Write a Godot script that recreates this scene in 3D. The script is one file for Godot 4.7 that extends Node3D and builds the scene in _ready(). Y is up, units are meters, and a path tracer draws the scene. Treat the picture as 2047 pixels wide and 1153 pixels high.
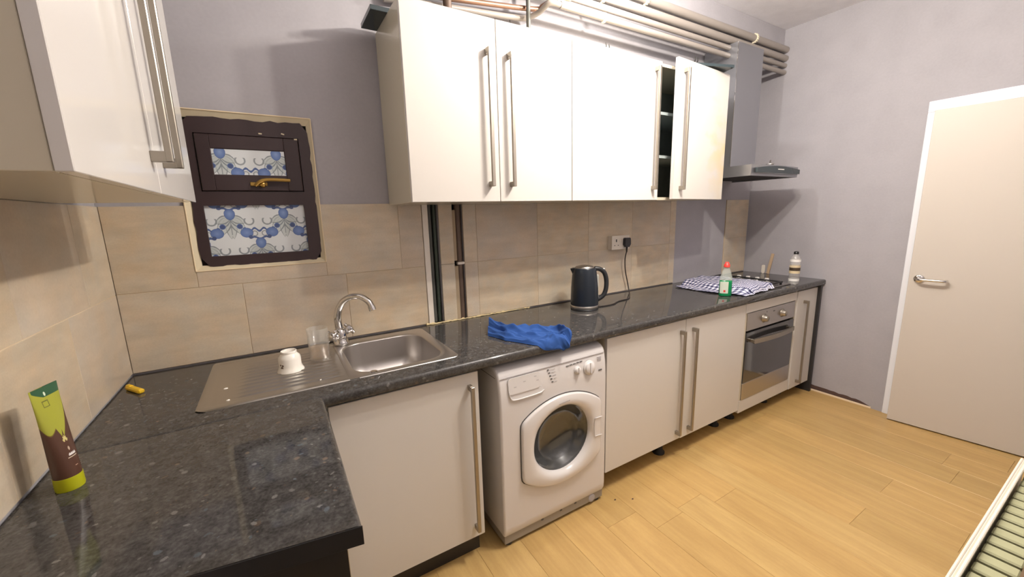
extends Node3D
# A narrow kitchen: x runs along the long tiled wall, y up, z out of that wall into the room.
const W := 4.118      # right wall
const H := 0.91       # worktop top
const CEIL := 2.816
const NEAR := 2.06
const WZ := 0.62      # front of the long worktop
const FZ := 0.589     # face of the base doors
const CF := 0.368     # face of the wall cabinet doors
var M := {}
var rng := RandomNumberGenerator.new()
var taken := {}

# ---------------------------------------------------------------- naming and tagging
func numbered(called: String) -> String:
	if not taken.has(called):
		taken[called] = 0
		return called
	taken[called] += 1
	return "%s_%03d" % [called, taken[called]]

func tag(o, label: String, category: String, group := "", kind := ""):
	if label: o.set_meta("label", label)
	if category: o.set_meta("category", category)
	if group: o.set_meta("group", group)
	if kind: o.set_meta("kind", kind)
	return o

func thing(called: String, at: Vector3, label: String, category: String, group := "") -> Node3D:
	var o := Node3D.new()
	o.name = numbered(called)
	add_child(o)
	o.position = at
	tag(o, label, category, group)
	return o

# commits world-space geometry as a mesh under parent (whatever the parent's place)
func put(st: SurfaceTool, called: String, mat: Material, parent: Node = self) -> MeshInstance3D:
	var mi := MeshInstance3D.new()
	mi.mesh = st.commit()
	mi.material_override = mat
	mi.cast_shadow = GeometryInstance3D.SHADOW_CASTING_SETTING_ON
	if parent == self:
		mi.name = numbered(called)
		add_child(mi)
	else:
		mi.name = called
		parent.add_child(mi, true)
		var p := Vector3.ZERO
		var q: Node = parent
		while q != self:
			p += (q as Node3D).position
			q = q.get_parent()
		mi.position = -p
	return mi

func struct(st: SurfaceTool, called: String, mat: Material, label := "") -> MeshInstance3D:
	var o := put(st, called, mat)
	o.set_meta("kind", "structure")
	if label: o.set_meta("label", label)
	return o

# a thing of one mesh, its vertices relative to its own base
func lone(st: SurfaceTool, called: String, mat: Material, at: Vector3, label: String, category: String, group := "") -> MeshInstance3D:
	var o := put(st, called, mat)
	var m := o.mesh as ArrayMesh
	var sh := ArrayMesh.new()
	for s in m.get_surface_count():
		var a := m.surface_get_arrays(s)
		var vs: PackedVector3Array = a[Mesh.ARRAY_VERTEX]
		for i in vs.size(): vs[i] -= at
		a[Mesh.ARRAY_VERTEX] = vs
		sh.add_surface_from_arrays(Mesh.PRIMITIVE_TRIANGLES, a)
	o.mesh = sh
	o.position = at
	tag(o, label, category, group)
	return o

# ---------------------------------------------------------------- geometry helpers
func S() -> SurfaceTool:
	var st := SurfaceTool.new()
	st.begin(Mesh.PRIMITIVE_TRIANGLES)
	return st

func tri(st: SurfaceTool, a: Vector3, b: Vector3, c: Vector3):   # counter-clockwise from outside
	var n := (b - a).cross(c - a)
	if n.length() < 1e-12: return
	n = n.normalized()
	for v in [a, c, b]:
		st.set_normal(n); st.set_uv(Vector2(v.x, v.z)); st.add_vertex(v)

func quad(st: SurfaceTool, a: Vector3, b: Vector3, c: Vector3, d: Vector3):
	tri(st, a, b, c)
	tri(st, a, c, d)

func quadn(st: SurfaceTool, p: Array, n: Array, uv: Array):   # smooth quad, counter-clockwise
	for i in [0, 2, 1, 0, 3, 2]:
		st.set_normal(n[i]); st.set_uv(uv[i]); st.add_vertex(p[i])

func box(st: SurfaceTool, lo: Vector3, hi: Vector3, bev := 0.0, xf := Transform3D.IDENTITY):
	var b := bev
	var c := (lo + hi) / 2.0
	var h := (hi - lo) / 2.0
	b = min(b, min(h.x, min(h.y, h.z)) * 0.9)
	for ax in 3:
		var u := (ax + 1) % 3
		var v := (ax + 2) % 3
		for s in [-1, 1]:
			var q := []
			for k in [[-1, -1], [1, -1], [1, 1], [-1, 1]]:
				var p := c
				p[ax] += s * h[ax]
				p[u] += k[0] * (h[u] - b)
				p[v] += k[1] * (h[v] - b)
				q.append(xf * p)
			if s > 0: quad(st, q[0], q[1], q[2], q[3])
			else: quad(st, q[3], q[2], q[1], q[0])
	if b <= 0.0: return
	for ax in 3:      # edges running along ax
		var u := (ax + 1) % 3
		var v := (ax + 2) % 3
		for su in [-1, 1]:
			for sv in [-1, 1]:
				var e := []
				for k in [[-1, 0], [1, 0], [1, 1], [-1, 1]]:
					var p := c
					p[ax] += k[0] * (h[ax] - b)
					p[u] += su * (h[u] - (b if k[1] == 1 else 0.0))
					p[v] += sv * (h[v] - (b if k[1] == 0 else 0.0))
					e.append(xf * p)
				if su * sv < 0: quad(st, e[0], e[1], e[2], e[3])
				else: quad(st, e[3], e[2], e[1], e[0])
	for sx in [-1, 1]:
		for sy in [-1, 1]:
			for sz in [-1, 1]:
				var a := c + Vector3(sx * h.x, sy * (h.y - b), sz * (h.z - b))
				var d := c + Vector3(sx * (h.x - b), sy * h.y, sz * (h.z - b))
				var f := c + Vector3(sx * (h.x - b), sy * (h.y - b), sz * h.z)
				if sx * sy * sz > 0: tri(st, xf * a, xf * d, xf * f)
				else: tri(st, xf * a, xf * f, xf * d)

func bx(x0, x1, y0, y1, z0, z1, bev := 0.0) -> SurfaceTool:
	var st := S()
	box(st, Vector3(x0, y0, z0), Vector3(x1, y1, z1), bev)
	return st

func tube(st: SurfaceTool, pts: Array, r, seg := 12, caps := true):
	var n := pts.size()
	var rings := []
	var norms := []
	var up := Vector3.UP
	var t0: Vector3 = (pts[1] - pts[0]).normalized()
	if abs(t0.dot(up)) > 0.9: up = Vector3.RIGHT
	var side := t0.cross(up).normalized()
	for i in n:
		var t: Vector3
		if i == 0: t = t0
		elif i == n - 1: t = (pts[i] - pts[i - 1]).normalized()
		else: t = ((pts[i + 1] - pts[i]).normalized() + (pts[i] - pts[i - 1]).normalized()).normalized()
		side = (side - t * side.dot(t)).normalized()
		var w := t.cross(side)
		var rad: float = r[i] if r is Array else r
		var ring := []
		var nr := []
		for k in seg:
			var a := TAU * k / seg
			var dv := side * cos(a) + w * sin(a)
			ring.append(pts[i] + dv * rad)
			nr.append(dv)
		rings.append(ring); norms.append(nr)
	for i in n - 1:
		for k in seg:
			var j := (k + 1) % seg
			var uv := [Vector2(float(k) / seg, float(i) / n), Vector2(float(k + 1) / seg, float(i) / n), Vector2(float(k + 1) / seg, float(i + 1) / n), Vector2(float(k) / seg, float(i + 1) / n)]
			quadn(st, [rings[i][k], rings[i][j], rings[i + 1][j], rings[i + 1][k]], [norms[i][k], norms[i][j], norms[i + 1][j], norms[i + 1][k]], uv)
	if caps:
		for k in seg:
			var j := (k + 1) % seg
			tri(st, pts[0], rings[0][j], rings[0][k])
			tri(st, pts[n - 1], rings[n - 1][k], rings[n - 1][j])

func pipe(a: Vector3, b: Vector3, r: float, seg := 14) -> SurfaceTool:
	var st := S()
	tube(st, [a, b], r, seg)
	return st

# profile: Vector2(radius, height); a repeated point makes a crease
func lathe(st: SurfaceTool, prof: Array, xf: Transform3D, seg := 32, sx := 1.0, sz := 1.0):
	var n := prof.size()
	var nm := []
	for i in n:
		var d := Vector2.ZERO
		if i > 0 and prof[i] != prof[i - 1]: d += (prof[i] - prof[i - 1]).normalized()
		if i < n - 1 and prof[i] != prof[i + 1]: d += (prof[i + 1] - prof[i]).normalized()
		d = d.normalized()
		nm.append(Vector2(d.y, -d.x))
	var total := 0.0
	var acc := [0.0]
	for i in range(1, n):
		total += (prof[i] - prof[i - 1]).length()
		acc.append(total)
	for i in n - 1:
		if prof[i] == prof[i + 1]: continue
		for k in seg:
			var P := []
			var N := []
			var U := []
			for q in [[i, k], [i, k + 1], [i + 1, k + 1], [i + 1, k]]:
				var a: float = TAU * q[1] / seg
				var p: Vector2 = prof[q[0]]
				var m: Vector2 = nm[q[0]]
				P.append(xf * Vector3(p.x * cos(a) * sx, p.y, p.x * sin(a) * sz))
				N.append((xf.basis * Vector3(m.x * cos(a) / sx, m.y, m.x * sin(a) / sz)).normalized())
				U.append(Vector2(float(q[1]) / seg, 1.0 - acc[q[0]] / total))
			P.reverse(); N.reverse(); U.reverse()
			quadn(st, P, N, U)

func at(p: Vector3) -> Transform3D:
	return Transform3D(Basis.IDENTITY, p)

func facing(p: Vector3, dir: Vector3) -> Transform3D:   # lathe axis along dir
	var y := dir.normalized()
	var x := y.cross(Vector3(0, 0, 1) if abs(y.z) < 0.9 else Vector3(1, 0, 0)).normalized()
	return Transform3D(Basis(x, y, x.cross(y)), p)

func place3(axis: String, p: Vector2, t: float) -> Vector3:
	if axis == "x": return Vector3(t, p.y, p.x)
	if axis == "y": return Vector3(p.x, t, p.y)
	return Vector3(p.x, p.y, t)

# polygon swept along an axis; neighbouring edges less than 40 degrees apart are smoothed
func prism(st: SurfaceTool, poly: Array, axis: String, t0: float, t1: float, caps := true, skip := Vector2.INF):
	var pts := PackedVector2Array(poly)
	if Geometry2D.is_polygon_clockwise(pts): pts.reverse()
	var n := pts.size()
	var en := []
	for i in n:
		var d := (pts[(i + 1) % n] - pts[i]).normalized()
		en.append(Vector2(d.y, -d.x))
	var flip := axis == "x" or axis == "y"
	for i in n:
		var j := (i + 1) % n
		if skip != Vector2.INF and ((pts[i] + pts[j]) / 2.0).distance_to(skip) < 0.002: continue
		var na: Vector2 = en[i]
		var nb: Vector2 = en[i]
		var pv: Vector2 = en[(i + n - 1) % n]
		var nx: Vector2 = en[j]
		if pv.dot(na) > 0.76: na = (na + pv).normalized()
		if nx.dot(nb) > 0.76: nb = (nb + nx).normalized()
		var P := [place3(axis, pts[i], t0), place3(axis, pts[j], t0), place3(axis, pts[j], t1), place3(axis, pts[i], t1)]
		var N := [place3(axis, na, 0), place3(axis, nb, 0), place3(axis, nb, 0), place3(axis, na, 0)]
		if flip: P.reverse(); N.reverse()
		# t grows along +axis; for z counter-clockwise is outward
		quadn(st, P, N, [Vector2.ZERO, Vector2.ZERO, Vector2.ZERO, Vector2.ZERO])
	if caps:
		var ix := Geometry2D.triangulate_polygon(pts)
		for k in range(0, ix.size(), 3):
			var a := pts[ix[k]]
			var b := pts[ix[k + 1]]
			var c := pts[ix[k + 2]]
			if (b - a).cross(c - a) < 0: var w := b; b = c; c = w
			if flip:
				tri(st, place3(axis, a, t0), place3(axis, b, t0), place3(axis, c, t0))
				tri(st, place3(axis, a, t1), place3(axis, c, t1), place3(axis, b, t1))
			else:
				tri(st, place3(axis, a, t0), place3(axis, c, t0), place3(axis, b, t0))
				tri(st, place3(axis, a, t1), place3(axis, b, t1), place3(axis, c, t1))

func rrect(x0: float, x1: float, y0: float, y1: float, r: float, k := 6) -> Array:
	var o := []
	for c in [[x1 - r, y1 - r, 0.0], [x0 + r, y1 - r, 90.0], [x0 + r, y0 + r, 180.0], [x1 - r, y0 + r, 270.0]]:
		for i in k + 1:
			var a := deg_to_rad(c[2] + 90.0 * i / k)
			o.append(Vector2(c[0] + r * cos(a), c[1] + r * sin(a)))
	return o

# a heightfield-like sheet: f(u, v) -> Vector3, smooth
func sheet(st: SurfaceTool, nu: int, nv: int, f: Callable):
	var P := []
	for i in nu + 1:
		var row := []
		for j in nv + 1: row.append(f.call(float(i) / nu, float(j) / nv))
		P.append(row)
	var N := []
	for i in nu + 1:
		var row := []
		for j in nv + 1:
			var du: Vector3 = P[min(i + 1, nu)][j] - P[max(i - 1, 0)][j]
			var dv: Vector3 = P[i][min(j + 1, nv)] - P[i][max(j - 1, 0)]
			row.append(dv.cross(du).normalized())
		N.append(row)
	for i in nu:
		for j in nv:
			var uv := [Vector2(float(i) / nu, float(j) / nv), Vector2(float(i) / nu, float(j + 1) / nv), Vector2(float(i + 1) / nu, float(j + 1) / nv), Vector2(float(i + 1) / nu, float(j) / nv)]
			quadn(st, [P[i][j], P[i][j + 1], P[i + 1][j + 1], P[i + 1][j]], [N[i][j], N[i][j + 1], N[i + 1][j + 1], N[i + 1][j]], uv)

func arc(c: Vector2, r: float, a0: float, a1: float, k: int) -> Array:
	var o := []
	for i in k + 1:
		var a := deg_to_rad(lerpf(a0, a1, float(i) / k))
		o.append(c + Vector2(cos(a), sin(a)) * r)
	return o

func poly_at(pl: Array, t: float) -> Vector2:
	var f := t * (pl.size() - 1)
	var i := int(min(floor(f), pl.size() - 2))
	return (pl[i] as Vector2).lerp(pl[i + 1], f - i)

func spline(pl: Array, k := 8) -> Array:
	var c := Curve3D.new()
	for i in pl.size():
		var t := Vector3.ZERO
		if i > 0 and i < pl.size() - 1: t = (pl[i + 1] - pl[i - 1]) / 6.0
		c.add_point(pl[i], -t, t)
	var o := []
	for i in pl.size() - 1:
		for j in k: o.append(c.sample(i, float(j) / k))
	o.append(pl[-1])
	return o

# ---------------------------------------------------------------- materials
func c8(r, g, b) -> Color:
	return Color(r / 255.0, g / 255.0, b / 255.0)

func mat(col: Color, rough := 0.5, metal := 0.0, coat := 0.0) -> StandardMaterial3D:
	var m := StandardMaterial3D.new()
	m.albedo_color = col
	m.roughness = rough
	m.metallic = metal
	if coat > 0.0:
		m.clearcoat_enabled = true
		m.clearcoat = coat
		m.clearcoat_roughness = 0.06
	return m

func glassy(col: Color, a: float, rough := 0.03) -> StandardMaterial3D:
	var m := mat(Color(col.r, col.g, col.b, a), rough)
	m.transparency = BaseMaterial3D.TRANSPARENCY_ALPHA
	return m

func image(w: int, h: int, f: Callable) -> ImageTexture:
	var data := PackedByteArray()
	data.resize(w * h * 3)
	var k := 0
	for y in h:
		for x in w:
			var c: Color = f.call(x, y)
			data[k] = int(clamp(c.r, 0, 1) * 255.0)
			data[k + 1] = int(clamp(c.g, 0, 1) * 255.0)
			data[k + 2] = int(clamp(c.b, 0, 1) * 255.0)
			k += 3
	return ImageTexture.create_from_image(Image.create_from_data(w, h, false, Image.FORMAT_RGB8, data))

func noise(s: int, freq: float, oct := 4) -> FastNoiseLite:
	var n := FastNoiseLite.new()
	n.seed = s
	n.noise_type = FastNoiseLite.TYPE_SIMPLEX
	n.frequency = freq
	n.fractal_octaves = oct
	return n

func fold(x: int, w: int) -> int:      # mirrored so that the repeat has no seam
	return x * 2 if x < w / 2 else (w - 1 - x) * 2

func world(m: StandardMaterial3D, tex: Texture2D, metres: float) -> StandardMaterial3D:
	m.albedo_texture = tex
	m.uv1_triplanar = true
	m.uv1_world_triplanar = true
	m.uv1_triplanar_sharpness = 8.0
	m.uv1_scale = Vector3.ONE / metres
	return m

func make_materials():
	var n1 := noise(3, 0.012)
	var n2 := noise(7, 0.05)
	var n3 := noise(11, 0.2, 2)
	# wall paint: flat lilac-grey emulsion with faint roller mottling
	var paint := image(256, 256, func(x: int, y: int):
		var X := fold(x, 256); var Y := fold(y, 256)
		var k := 1.0 + 0.022 * n1.get_noise_2d(X, Y) + 0.014 * n3.get_noise_2d(X, Y)
		return Color(k * 0.94, k * 0.94, k * 0.94))
	M.paint = world(mat(c8(178, 175, 180), 0.75), paint, 1.7)
	M.ceiling = world(mat(c8(247, 246, 250), 0.85), paint, 1.2)
	# beige stone-look tile with drawn-out horizontal clouding
	var tl := image(512, 512, func(x: int, y: int):
		var X := fold(x, 512); var Y := fold(y, 512)
		var k := 0.022 * n2.get_noise_2d(X * 0.12, Y * 0.7) + 0.032 * n1.get_noise_2d(X * 0.6 + 90, Y * 1.2) + 0.018 * n3.get_noise_2d(X, Y * 1.6)
		var k2 := 0.02 * n1.get_noise_2d(X + 400, Y + 40)
		return Color(0.785 + k + k2, 0.73 + k, 0.645 + k - k2))
	M.tile = world(mat(Color.WHITE, 0.28), tl, 1.9)
	M.tile_b = world(mat(c8(249, 248, 250), 0.28), tl, 2.3)
	M.tile_c = world(mat(c8(251, 248, 243), 0.28), tl, 1.5)
	M.grout = mat(c8(186, 166, 138), 0.9)
	M.grout_pale = mat(c8(222, 204, 172), 0.9)
	# laminate floor, oak print, grain along z
	var fl := image(512, 512, func(x: int, y: int):
		var X := fold(x, 512); var Y := fold(y, 512)
		var g := 0.018 * n2.get_noise_2d(X * 1.0, Y * 0.07) + 0.034 * n1.get_noise_2d(X * 1.3 + 50, Y * 0.22) + 0.010 * n3.get_noise_2d(X * 1.2, Y * 0.2)
		return Color(0.745 + g, 0.62 + g, 0.40 + g * 0.8))
	M.floor = []
	for t in [c8(255, 255, 255), c8(249, 246, 242), c8(255, 251, 246), c8(245, 243, 238)]:
		M.floor.append(world(mat(t, 0.36), fl, 1.3 + 0.11 * M.floor.size()))
	M.underlay = mat(c8(120, 92, 60), 0.9)
	# worktop: charcoal laminate with pale and brown flecks
	rng.seed = 77
	var im := Image.create(1024, 1024, false, Image.FORMAT_RGB8)
	for y in 1024:
		for x in 1024:
			var X := fold(x, 1024); var Y := fold(y, 1024)
			var k := 0.05 * n1.get_noise_2d(X * 1.0, Y * 1.0) + 0.05 * n2.get_noise_2d(X * 0.8, Y * 0.8) + 0.02 * n3.get_noise_2d(X, Y)
			im.set_pixel(x, y, Color(0.262 + k, 0.255 + k, 0.25 + k))
	for i in 1300:
		var cx := rng.randi() % 1024
		var cy := rng.randi() % 1024
		var big := rng.randf() < 0.22
		var a := rng.randf_range(1.4, 3.4) if not big else rng.randf_range(4.0, 8.0)
		var b := a * rng.randf_range(0.4, 1.0)
		var th := rng.randf() * PI
		var v := rng.randf_range(0.33, 0.44) if not big else rng.randf_range(0.36, 0.52)
		var hue := rng.randf()
		var col := Color(v, v * 0.98, v * 0.96)
		if hue < 0.2: col = Color(v * 0.95, v * 0.80, v * 0.68)
		elif hue < 0.35: col = Color(v * 0.82, v * 0.9, v * 0.98)
		elif hue < 0.55: col = Color(0.22, 0.215, 0.21)
		var R := int(ceil(a))
		for dy in range(-R, R + 1):
			for dx in range(-R, R + 1):
				var u := (dx * cos(th) + dy * sin(th)) / a
				var w := (-dx * sin(th) + dy * cos(th)) / b
				var q := u * u + w * w + 0.5 * n3.get_noise_2d(cx + dx * 2, cy + dy * 2)
				if q < 1.0:
					var px := posmod(cx + dx, 1024)
					var py := posmod(cy + dy, 1024)
					im.set_pixel(px, py, im.get_pixel(px, py).lerp(col, 0.62))
	M.worktop = world(mat(Color.WHITE, 0.055), ImageTexture.create_from_image(im), 0.95)
	M.white_gloss = mat(c8(214, 211, 207), 0.11)
	M.white_gloss.metallic_specular = 0.55
	M.white_door = mat(c8(207, 203, 197), 0.32)
	# the door beside the hood has yellowed patches from cooking fat
	var yl := image(128, 256, func(x: int, y: int):
		var u := x / 127.0; var v := y / 255.0
		var n := n1.get_noise_2d(x * 1.5, y * 1.5)
		var s: float = clamp((u - 0.66 + n * 0.25) * 2.6, 0, 1) * clamp(1.1 - abs(v - 0.68 + n * 0.2) * 2.6, 0, 1)
		return c8(207, 203, 197).lerp(c8(222, 196, 146), s * 0.75))
	M.stained_door = mat(Color.WHITE, 0.32)
	M.stained_door.albedo_texture = yl
	M.carcass = mat(c8(200, 192, 172), 0.16)
	M.inside = mat(c8(150, 160, 160), 0.6)
	M.dark_board = mat(c8(52, 62, 66), 0.25)
	M.black = mat(c8(22, 21, 22), 0.35)
	M.black_matt = mat(c8(24, 24, 25), 0.7)
	M.plinth = mat(c8(44, 40, 38), 0.5)
	M.end_panel = mat(c8(48, 47, 48), 0.45)
	M.nickel = mat(c8(164, 157, 146), 0.33, 0.9)
	M.steel = mat(c8(196, 192, 186), 0.30, 1.0)
	M.steel_hood = mat(c8(164, 165, 170), 0.34, 0.85)
	M.steel_brush = mat(c8(194, 190, 187), 0.36, 1.0)
	M.chrome = mat(c8(214, 212, 210), 0.07, 1.0)
	M.oven_glass = mat(c8(58, 58, 60), 0.09, 0.35, 1.0)
	M.appliance = mat(c8(211, 208, 207), 0.25)
	M.appliance_ring = mat(c8(216, 213, 212), 0.2)
	M.kick = mat(c8(150, 143, 132), 0.55)
	M.drum = mat(c8(74, 76, 76), 0.12, 0.35, 1.0)
	M.mark = mat(c8(84, 82, 82), 0.6)
	M.mark_soft = mat(c8(176, 172, 174), 0.6)
	M.rubber_and_gap_shade = mat(c8(70, 68, 66), 0.8)  # rubber feet; also the painted shade line round the washing machine door
	M.door_leaf = mat(c8(200, 192, 182), 0.45)
	M.door_frame = mat(c8(238, 240, 246), 0.3)
	M.window_paint = mat(c8(56, 42, 44), 0.42)
	M.plaster = mat(c8(208, 196, 168), 0.9)
	M.brass = mat(c8(190, 154, 84), 0.3, 0.9)
	M.chase = mat(c8(52, 50, 46), 0.9)
	M.chase_beige = mat(c8(168, 150, 124), 0.9)
	M.old_pipe = mat(c8(92, 92, 86), 0.5, 0.2)
	M.green_pipe = mat(c8(66, 76, 66), 0.5, 0.2)
	M.brown_pipe = mat(c8(100, 82, 70), 0.5, 0.2)
	M.copper = mat(c8(150, 116, 96), 0.4, 0.6)
	M.painted_pipe = mat(c8(150, 142, 135), 0.32)
	M.clip = mat(c8(226, 216, 190), 0.5)
	M.sealant = mat(c8(206, 188, 144), 0.6)
	M.plastic_white = mat(c8(226, 218, 206), 0.3)
	M.plastic_dark = mat(c8(44, 46, 54), 0.35)
	M.cord = mat(c8(38, 32, 32), 0.5)
	M.kettle = mat(c8(38, 45, 54), 0.22, 0.25)
	M.kettle_plastic = mat(c8(34, 36, 40), 0.4)
	M.kettle_window = mat(c8(190, 190, 182), 0.25)
	M.ceramic = mat(c8(234, 230, 222), 0.14)
	M.glass = glassy(c8(235, 235, 228), 0.11)
	M.liquid = glassy(c8(196, 150, 90), 0.28, 0.1)  # amber tint that imitates refraction in the tumbler
	M.soap_shell = glassy(c8(206, 214, 208), 0.34, 0.12)
	M.soap_green = mat(c8(14, 132, 78), 0.16)
	M.soap_label = mat(c8(196, 204, 190), 0.4)
	M.red_cap = mat(c8(216, 66, 58), 0.35)
	M.clear_bottle = glassy(c8(226, 222, 216), 0.28, 0.06)
	M.label_cream = mat(c8(214, 196, 160), 0.5)
	M.label_dark = mat(c8(66, 52, 38), 0.5)
	M.label_white = mat(c8(236, 234, 230), 0.5)
	M.lime = mat(c8(178, 180, 24), 0.35)
	M.yellow = mat(c8(232, 190, 36), 0.4)
	M.wood_stick = mat(c8(190, 164, 134), 0.7)
	M.cast_iron = mat(c8(26, 26, 28), 0.5)
	M.hob_plate = mat(c8(150, 146, 144), 0.25, 0.9)
	M.knob = mat(c8(222, 218, 214), 0.3, 0.4)
	M.radiator = mat(c8(228, 221, 206), 0.4)
	M.fins = mat(c8(160, 160, 126), 0.7)
	M.dust = mat(c8(104, 84, 62), 0.9)
	M.skirt_gap = mat(c8(86, 66, 60), 0.9)
	M.skirt_line = mat(c8(232, 214, 186), 0.6)
	M.blue_cloth = mat(c8(30, 72, 138), 0.9)
	M.blue_cloth.cull_mode = BaseMaterial3D.CULL_DISABLED
	M.blue_cloth.rim_enabled = true
	M.blue_cloth.rim = 0.25
	var gk := image(256, 256, func(x: int, y: int):
		var a := int(x / 8) % 2 == 0; var b := int(y / 8) % 2 == 0
		var k := 0.03 * n3.get_noise_2d(x * 3, y * 3)
		var c := c8(232, 230, 238)
		if a and b: c = c8(48, 50, 82)
		elif a or b: c = c8(140, 142, 170)
		return Color(c.r + k, c.g + k, c.b + k))
	M.check_cloth = mat(Color.WHITE, 0.95)
	M.check_cloth.albedo_texture = gk
	M.check_cloth.cull_mode = BaseMaterial3D.CULL_DISABLED
	M.pane_film = pattern_material()
	M.tube_print = tube_material()

# blue and grey printed film on the window glass
func film_color(px: float, py: float) -> Color:
	var c := c8(214, 219, 222)
	var grey := c8(132, 140, 146)
	var pale := c8(188, 196, 196)
	var blue := c8(96, 120, 172)
	var deep := c8(78, 92, 132)
	# motif cell 0.2 x 0.13, every other row shifted by half a cell, mirrored left to right
	var cw := 0.19
	var ch := 0.1185
	var r0 := int(floor(py / ch))
	for pass_no in 2:
		for row in range(r0 - 1, r0 + 3):
			var sh := 0.5 * cw * posmod(row, 2)
			var ax := roundf((px - sh) / cw) * cw + sh
			var x := absf(px - ax)
			var y := py - row * ch
			if pass_no == 0:
				# grey fan below the flower, three leaves a side, and its stem
				for k in 4:
					var a := 0.16 + 0.36 * k
					var ln := 0.088 - 0.010 * k
					var d := Vector2(sin(a), cos(a))
					var q := Vector2(x, y - 0.016)
					var t := q.dot(d)
					var s := absf(q.cross(d) + 0.10 * t * t / 0.08)
					if t > 0 and t < ln:
						var wid := 0.017 * sin(PI * pow(t / ln, 0.8))
						if s < wid * 0.72: c = c.lerp(pale, 0.7)
						elif s < wid: c = c.lerp(grey, 0.95)
				if x < 0.0017 and y > 0.0 and y < 0.085: c = c.lerp(grey, 0.85)
				var sc := Vector2(x - 0.063, y - 0.030)
				if absf(sc.length() - 0.016) < 0.0028 and sc.y > -0.010: c = c.lerp(grey, 0.85)
				var sc2 := Vector2(x - 0.018, y + 0.036)
				if absf(sc2.length() - 0.010) < 0.0020: c = c.lerp(grey, 0.8)
			else:
				# scalloped arm that joins the upper pair of flowers, with curled dark tips
				var wave := -0.052 + 0.006 * cos(x * 190.0) - 0.10 * maxf(0.0, x - 0.045)
				if x < 0.058 and absf(y - wave) < 0.0042: c = deep.lerp(blue, 0.45)
				if Vector2(x - 0.066, y + 0.066).length() < 0.0085: c = deep
				elif Vector2(x - 0.066, y + 0.066).length() < 0.0105: c = blue
				# upper pair
				var pr := Vector2((x - 0.045) / 1.12, y + 0.040).length()
				if pr < 0.0185: c = blue.lerp(c8(142, 162, 208), clampf(1.0 - pr / 0.0185, 0, 1) * 0.6)
				elif pr < 0.0200: c = deep.lerp(blue, 0.4)
				# horns and head of the single flower
				if x < 0.030 and absf(y + 0.018 - 0.004 * cos(x * 150.0)) < 0.004: c = deep.lerp(blue, 0.3)
				if Vector2(x - 0.033, y + 0.022).length() < 0.0078: c = deep
				var hd := Vector2(x, y * (1.0 if y < 0 else 0.72)).length()
				if hd < 0.0170: c = blue.lerp(c8(150, 172, 212), clampf(1.0 - hd / 0.017, 0, 1) * 0.7)
				elif hd < 0.0185: c = deep.lerp(blue, 0.45)
	return c

func pattern_material() -> StandardMaterial3D:
	var m := mat(Color.WHITE, 0.18)
	m.albedo_texture = image(384, 576, func(x: int, y: int): return film_color(x / 384.0 * 0.38, y / 576.0 * 0.57))
	return m

# printed plastic tube: lime upper half, brown lower half, a leaf emblem and a white line of lettering too small to read
func tube_material() -> StandardMaterial3D:
	var m := mat(Color.WHITE, 0.3)
	m.albedo_texture = image(512, 384, func(x: int, y: int):
		var u := x / 511.0 - 0.5 + 0.075  # 0 at the front
		var v := y / 383.0                # 0 at the top
		var lime := c8(164, 166, 62)
		var brown := c8(86, 58, 46)
		var c := lime
		var edge := 0.46 + 0.05 * cos(u * 22.0 + 1.6)
		if absf(u - 0.035) < 0.03: edge = 0.46 + 0.10 * (1.0 - absf(u - 0.035) / 0.03)
		if u > 0.06: edge = 0.56 - (u - 0.06) * 1.6
		if v > edge: c = brown
		elif v > edge - 0.012 and u < 0.04: c = c8(120, 104, 44)
		if v < 0.10 and u > -0.10 and v < 0.03 + (u + 0.10) * 0.55: c = c8(52, 92, 66)
		if Vector2((u - 0.05) * 2.0, v - 0.07).length() < 0.022: c = c8(214, 226, 200)
		var bxu := Vector2(absf(u - 0.02), absf(v - 0.17))
		if bxu.x < 0.035 and bxu.y < 0.035 and (bxu.x > 0.028 or bxu.y > 0.026): c = c8(104, 108, 52)
		for k in 5:
			var a := -1.2 + 0.6 * k
			var d := Vector2((u - 0.05) * 2.2, v - 0.615)
			var dir := Vector2(sin(a), -cos(a))
			var t := d.dot(dir)
			if t > 0.015 and t < 0.075 and absf(d.cross(dir)) < 0.016 * sin(PI * (t - 0.015) / 0.06): c = c8(206, 194, 130)
		var dr := Vector2((u - 0.05) * 2.4, v - 0.69)
		if dr.length() < 0.028 - maxf(-dr.y, 0) * 0.5: c = c8(196, 176, 156)
		if v > 0.745 and v < 0.775 and u > 0.02 and u < 0.12 and (int(x / 4) % 3 != 0 or v > 0.755): c = c8(226, 222, 220)
		if v > 0.790 and v < 0.798 and u > 0.0 and u < 0.13: c = c8(226, 214, 190)
		if v > 0.895 and v < 0.903 and u > 0.05 and u < 0.09: c = c8(190, 160, 140)
		return c)
	return m

# ---------------------------------------------------------------- small builders
# a flat-bar D handle: bar on two feet standing off a face; axis is up, out is the face normal, across the bar's width
func bar_handle(parent: Node, p0: Vector3, length: float, out: Vector3, across: Vector3) -> MeshInstance3D:
	var st := S()
	var xf := Transform3D(Basis(across, Vector3.UP, out), p0)
	box(st, Vector3(-0.0075, 0, 0.024), Vector3(0.0075, length, 0.037), 0.0018, xf)
	box(st, Vector3(-0.0075, 0.0, 0.0), Vector3(0.0075, 0.022, 0.026), 0.001, xf)
	box(st, Vector3(-0.0075, length - 0.022, 0.0), Vector3(0.0075, length, 0.026), 0.001, xf)
	var o := put(st, "handle", M.nickel, parent)
	o.set_meta("label", "brushed nickel bar handle")
	return o

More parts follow.
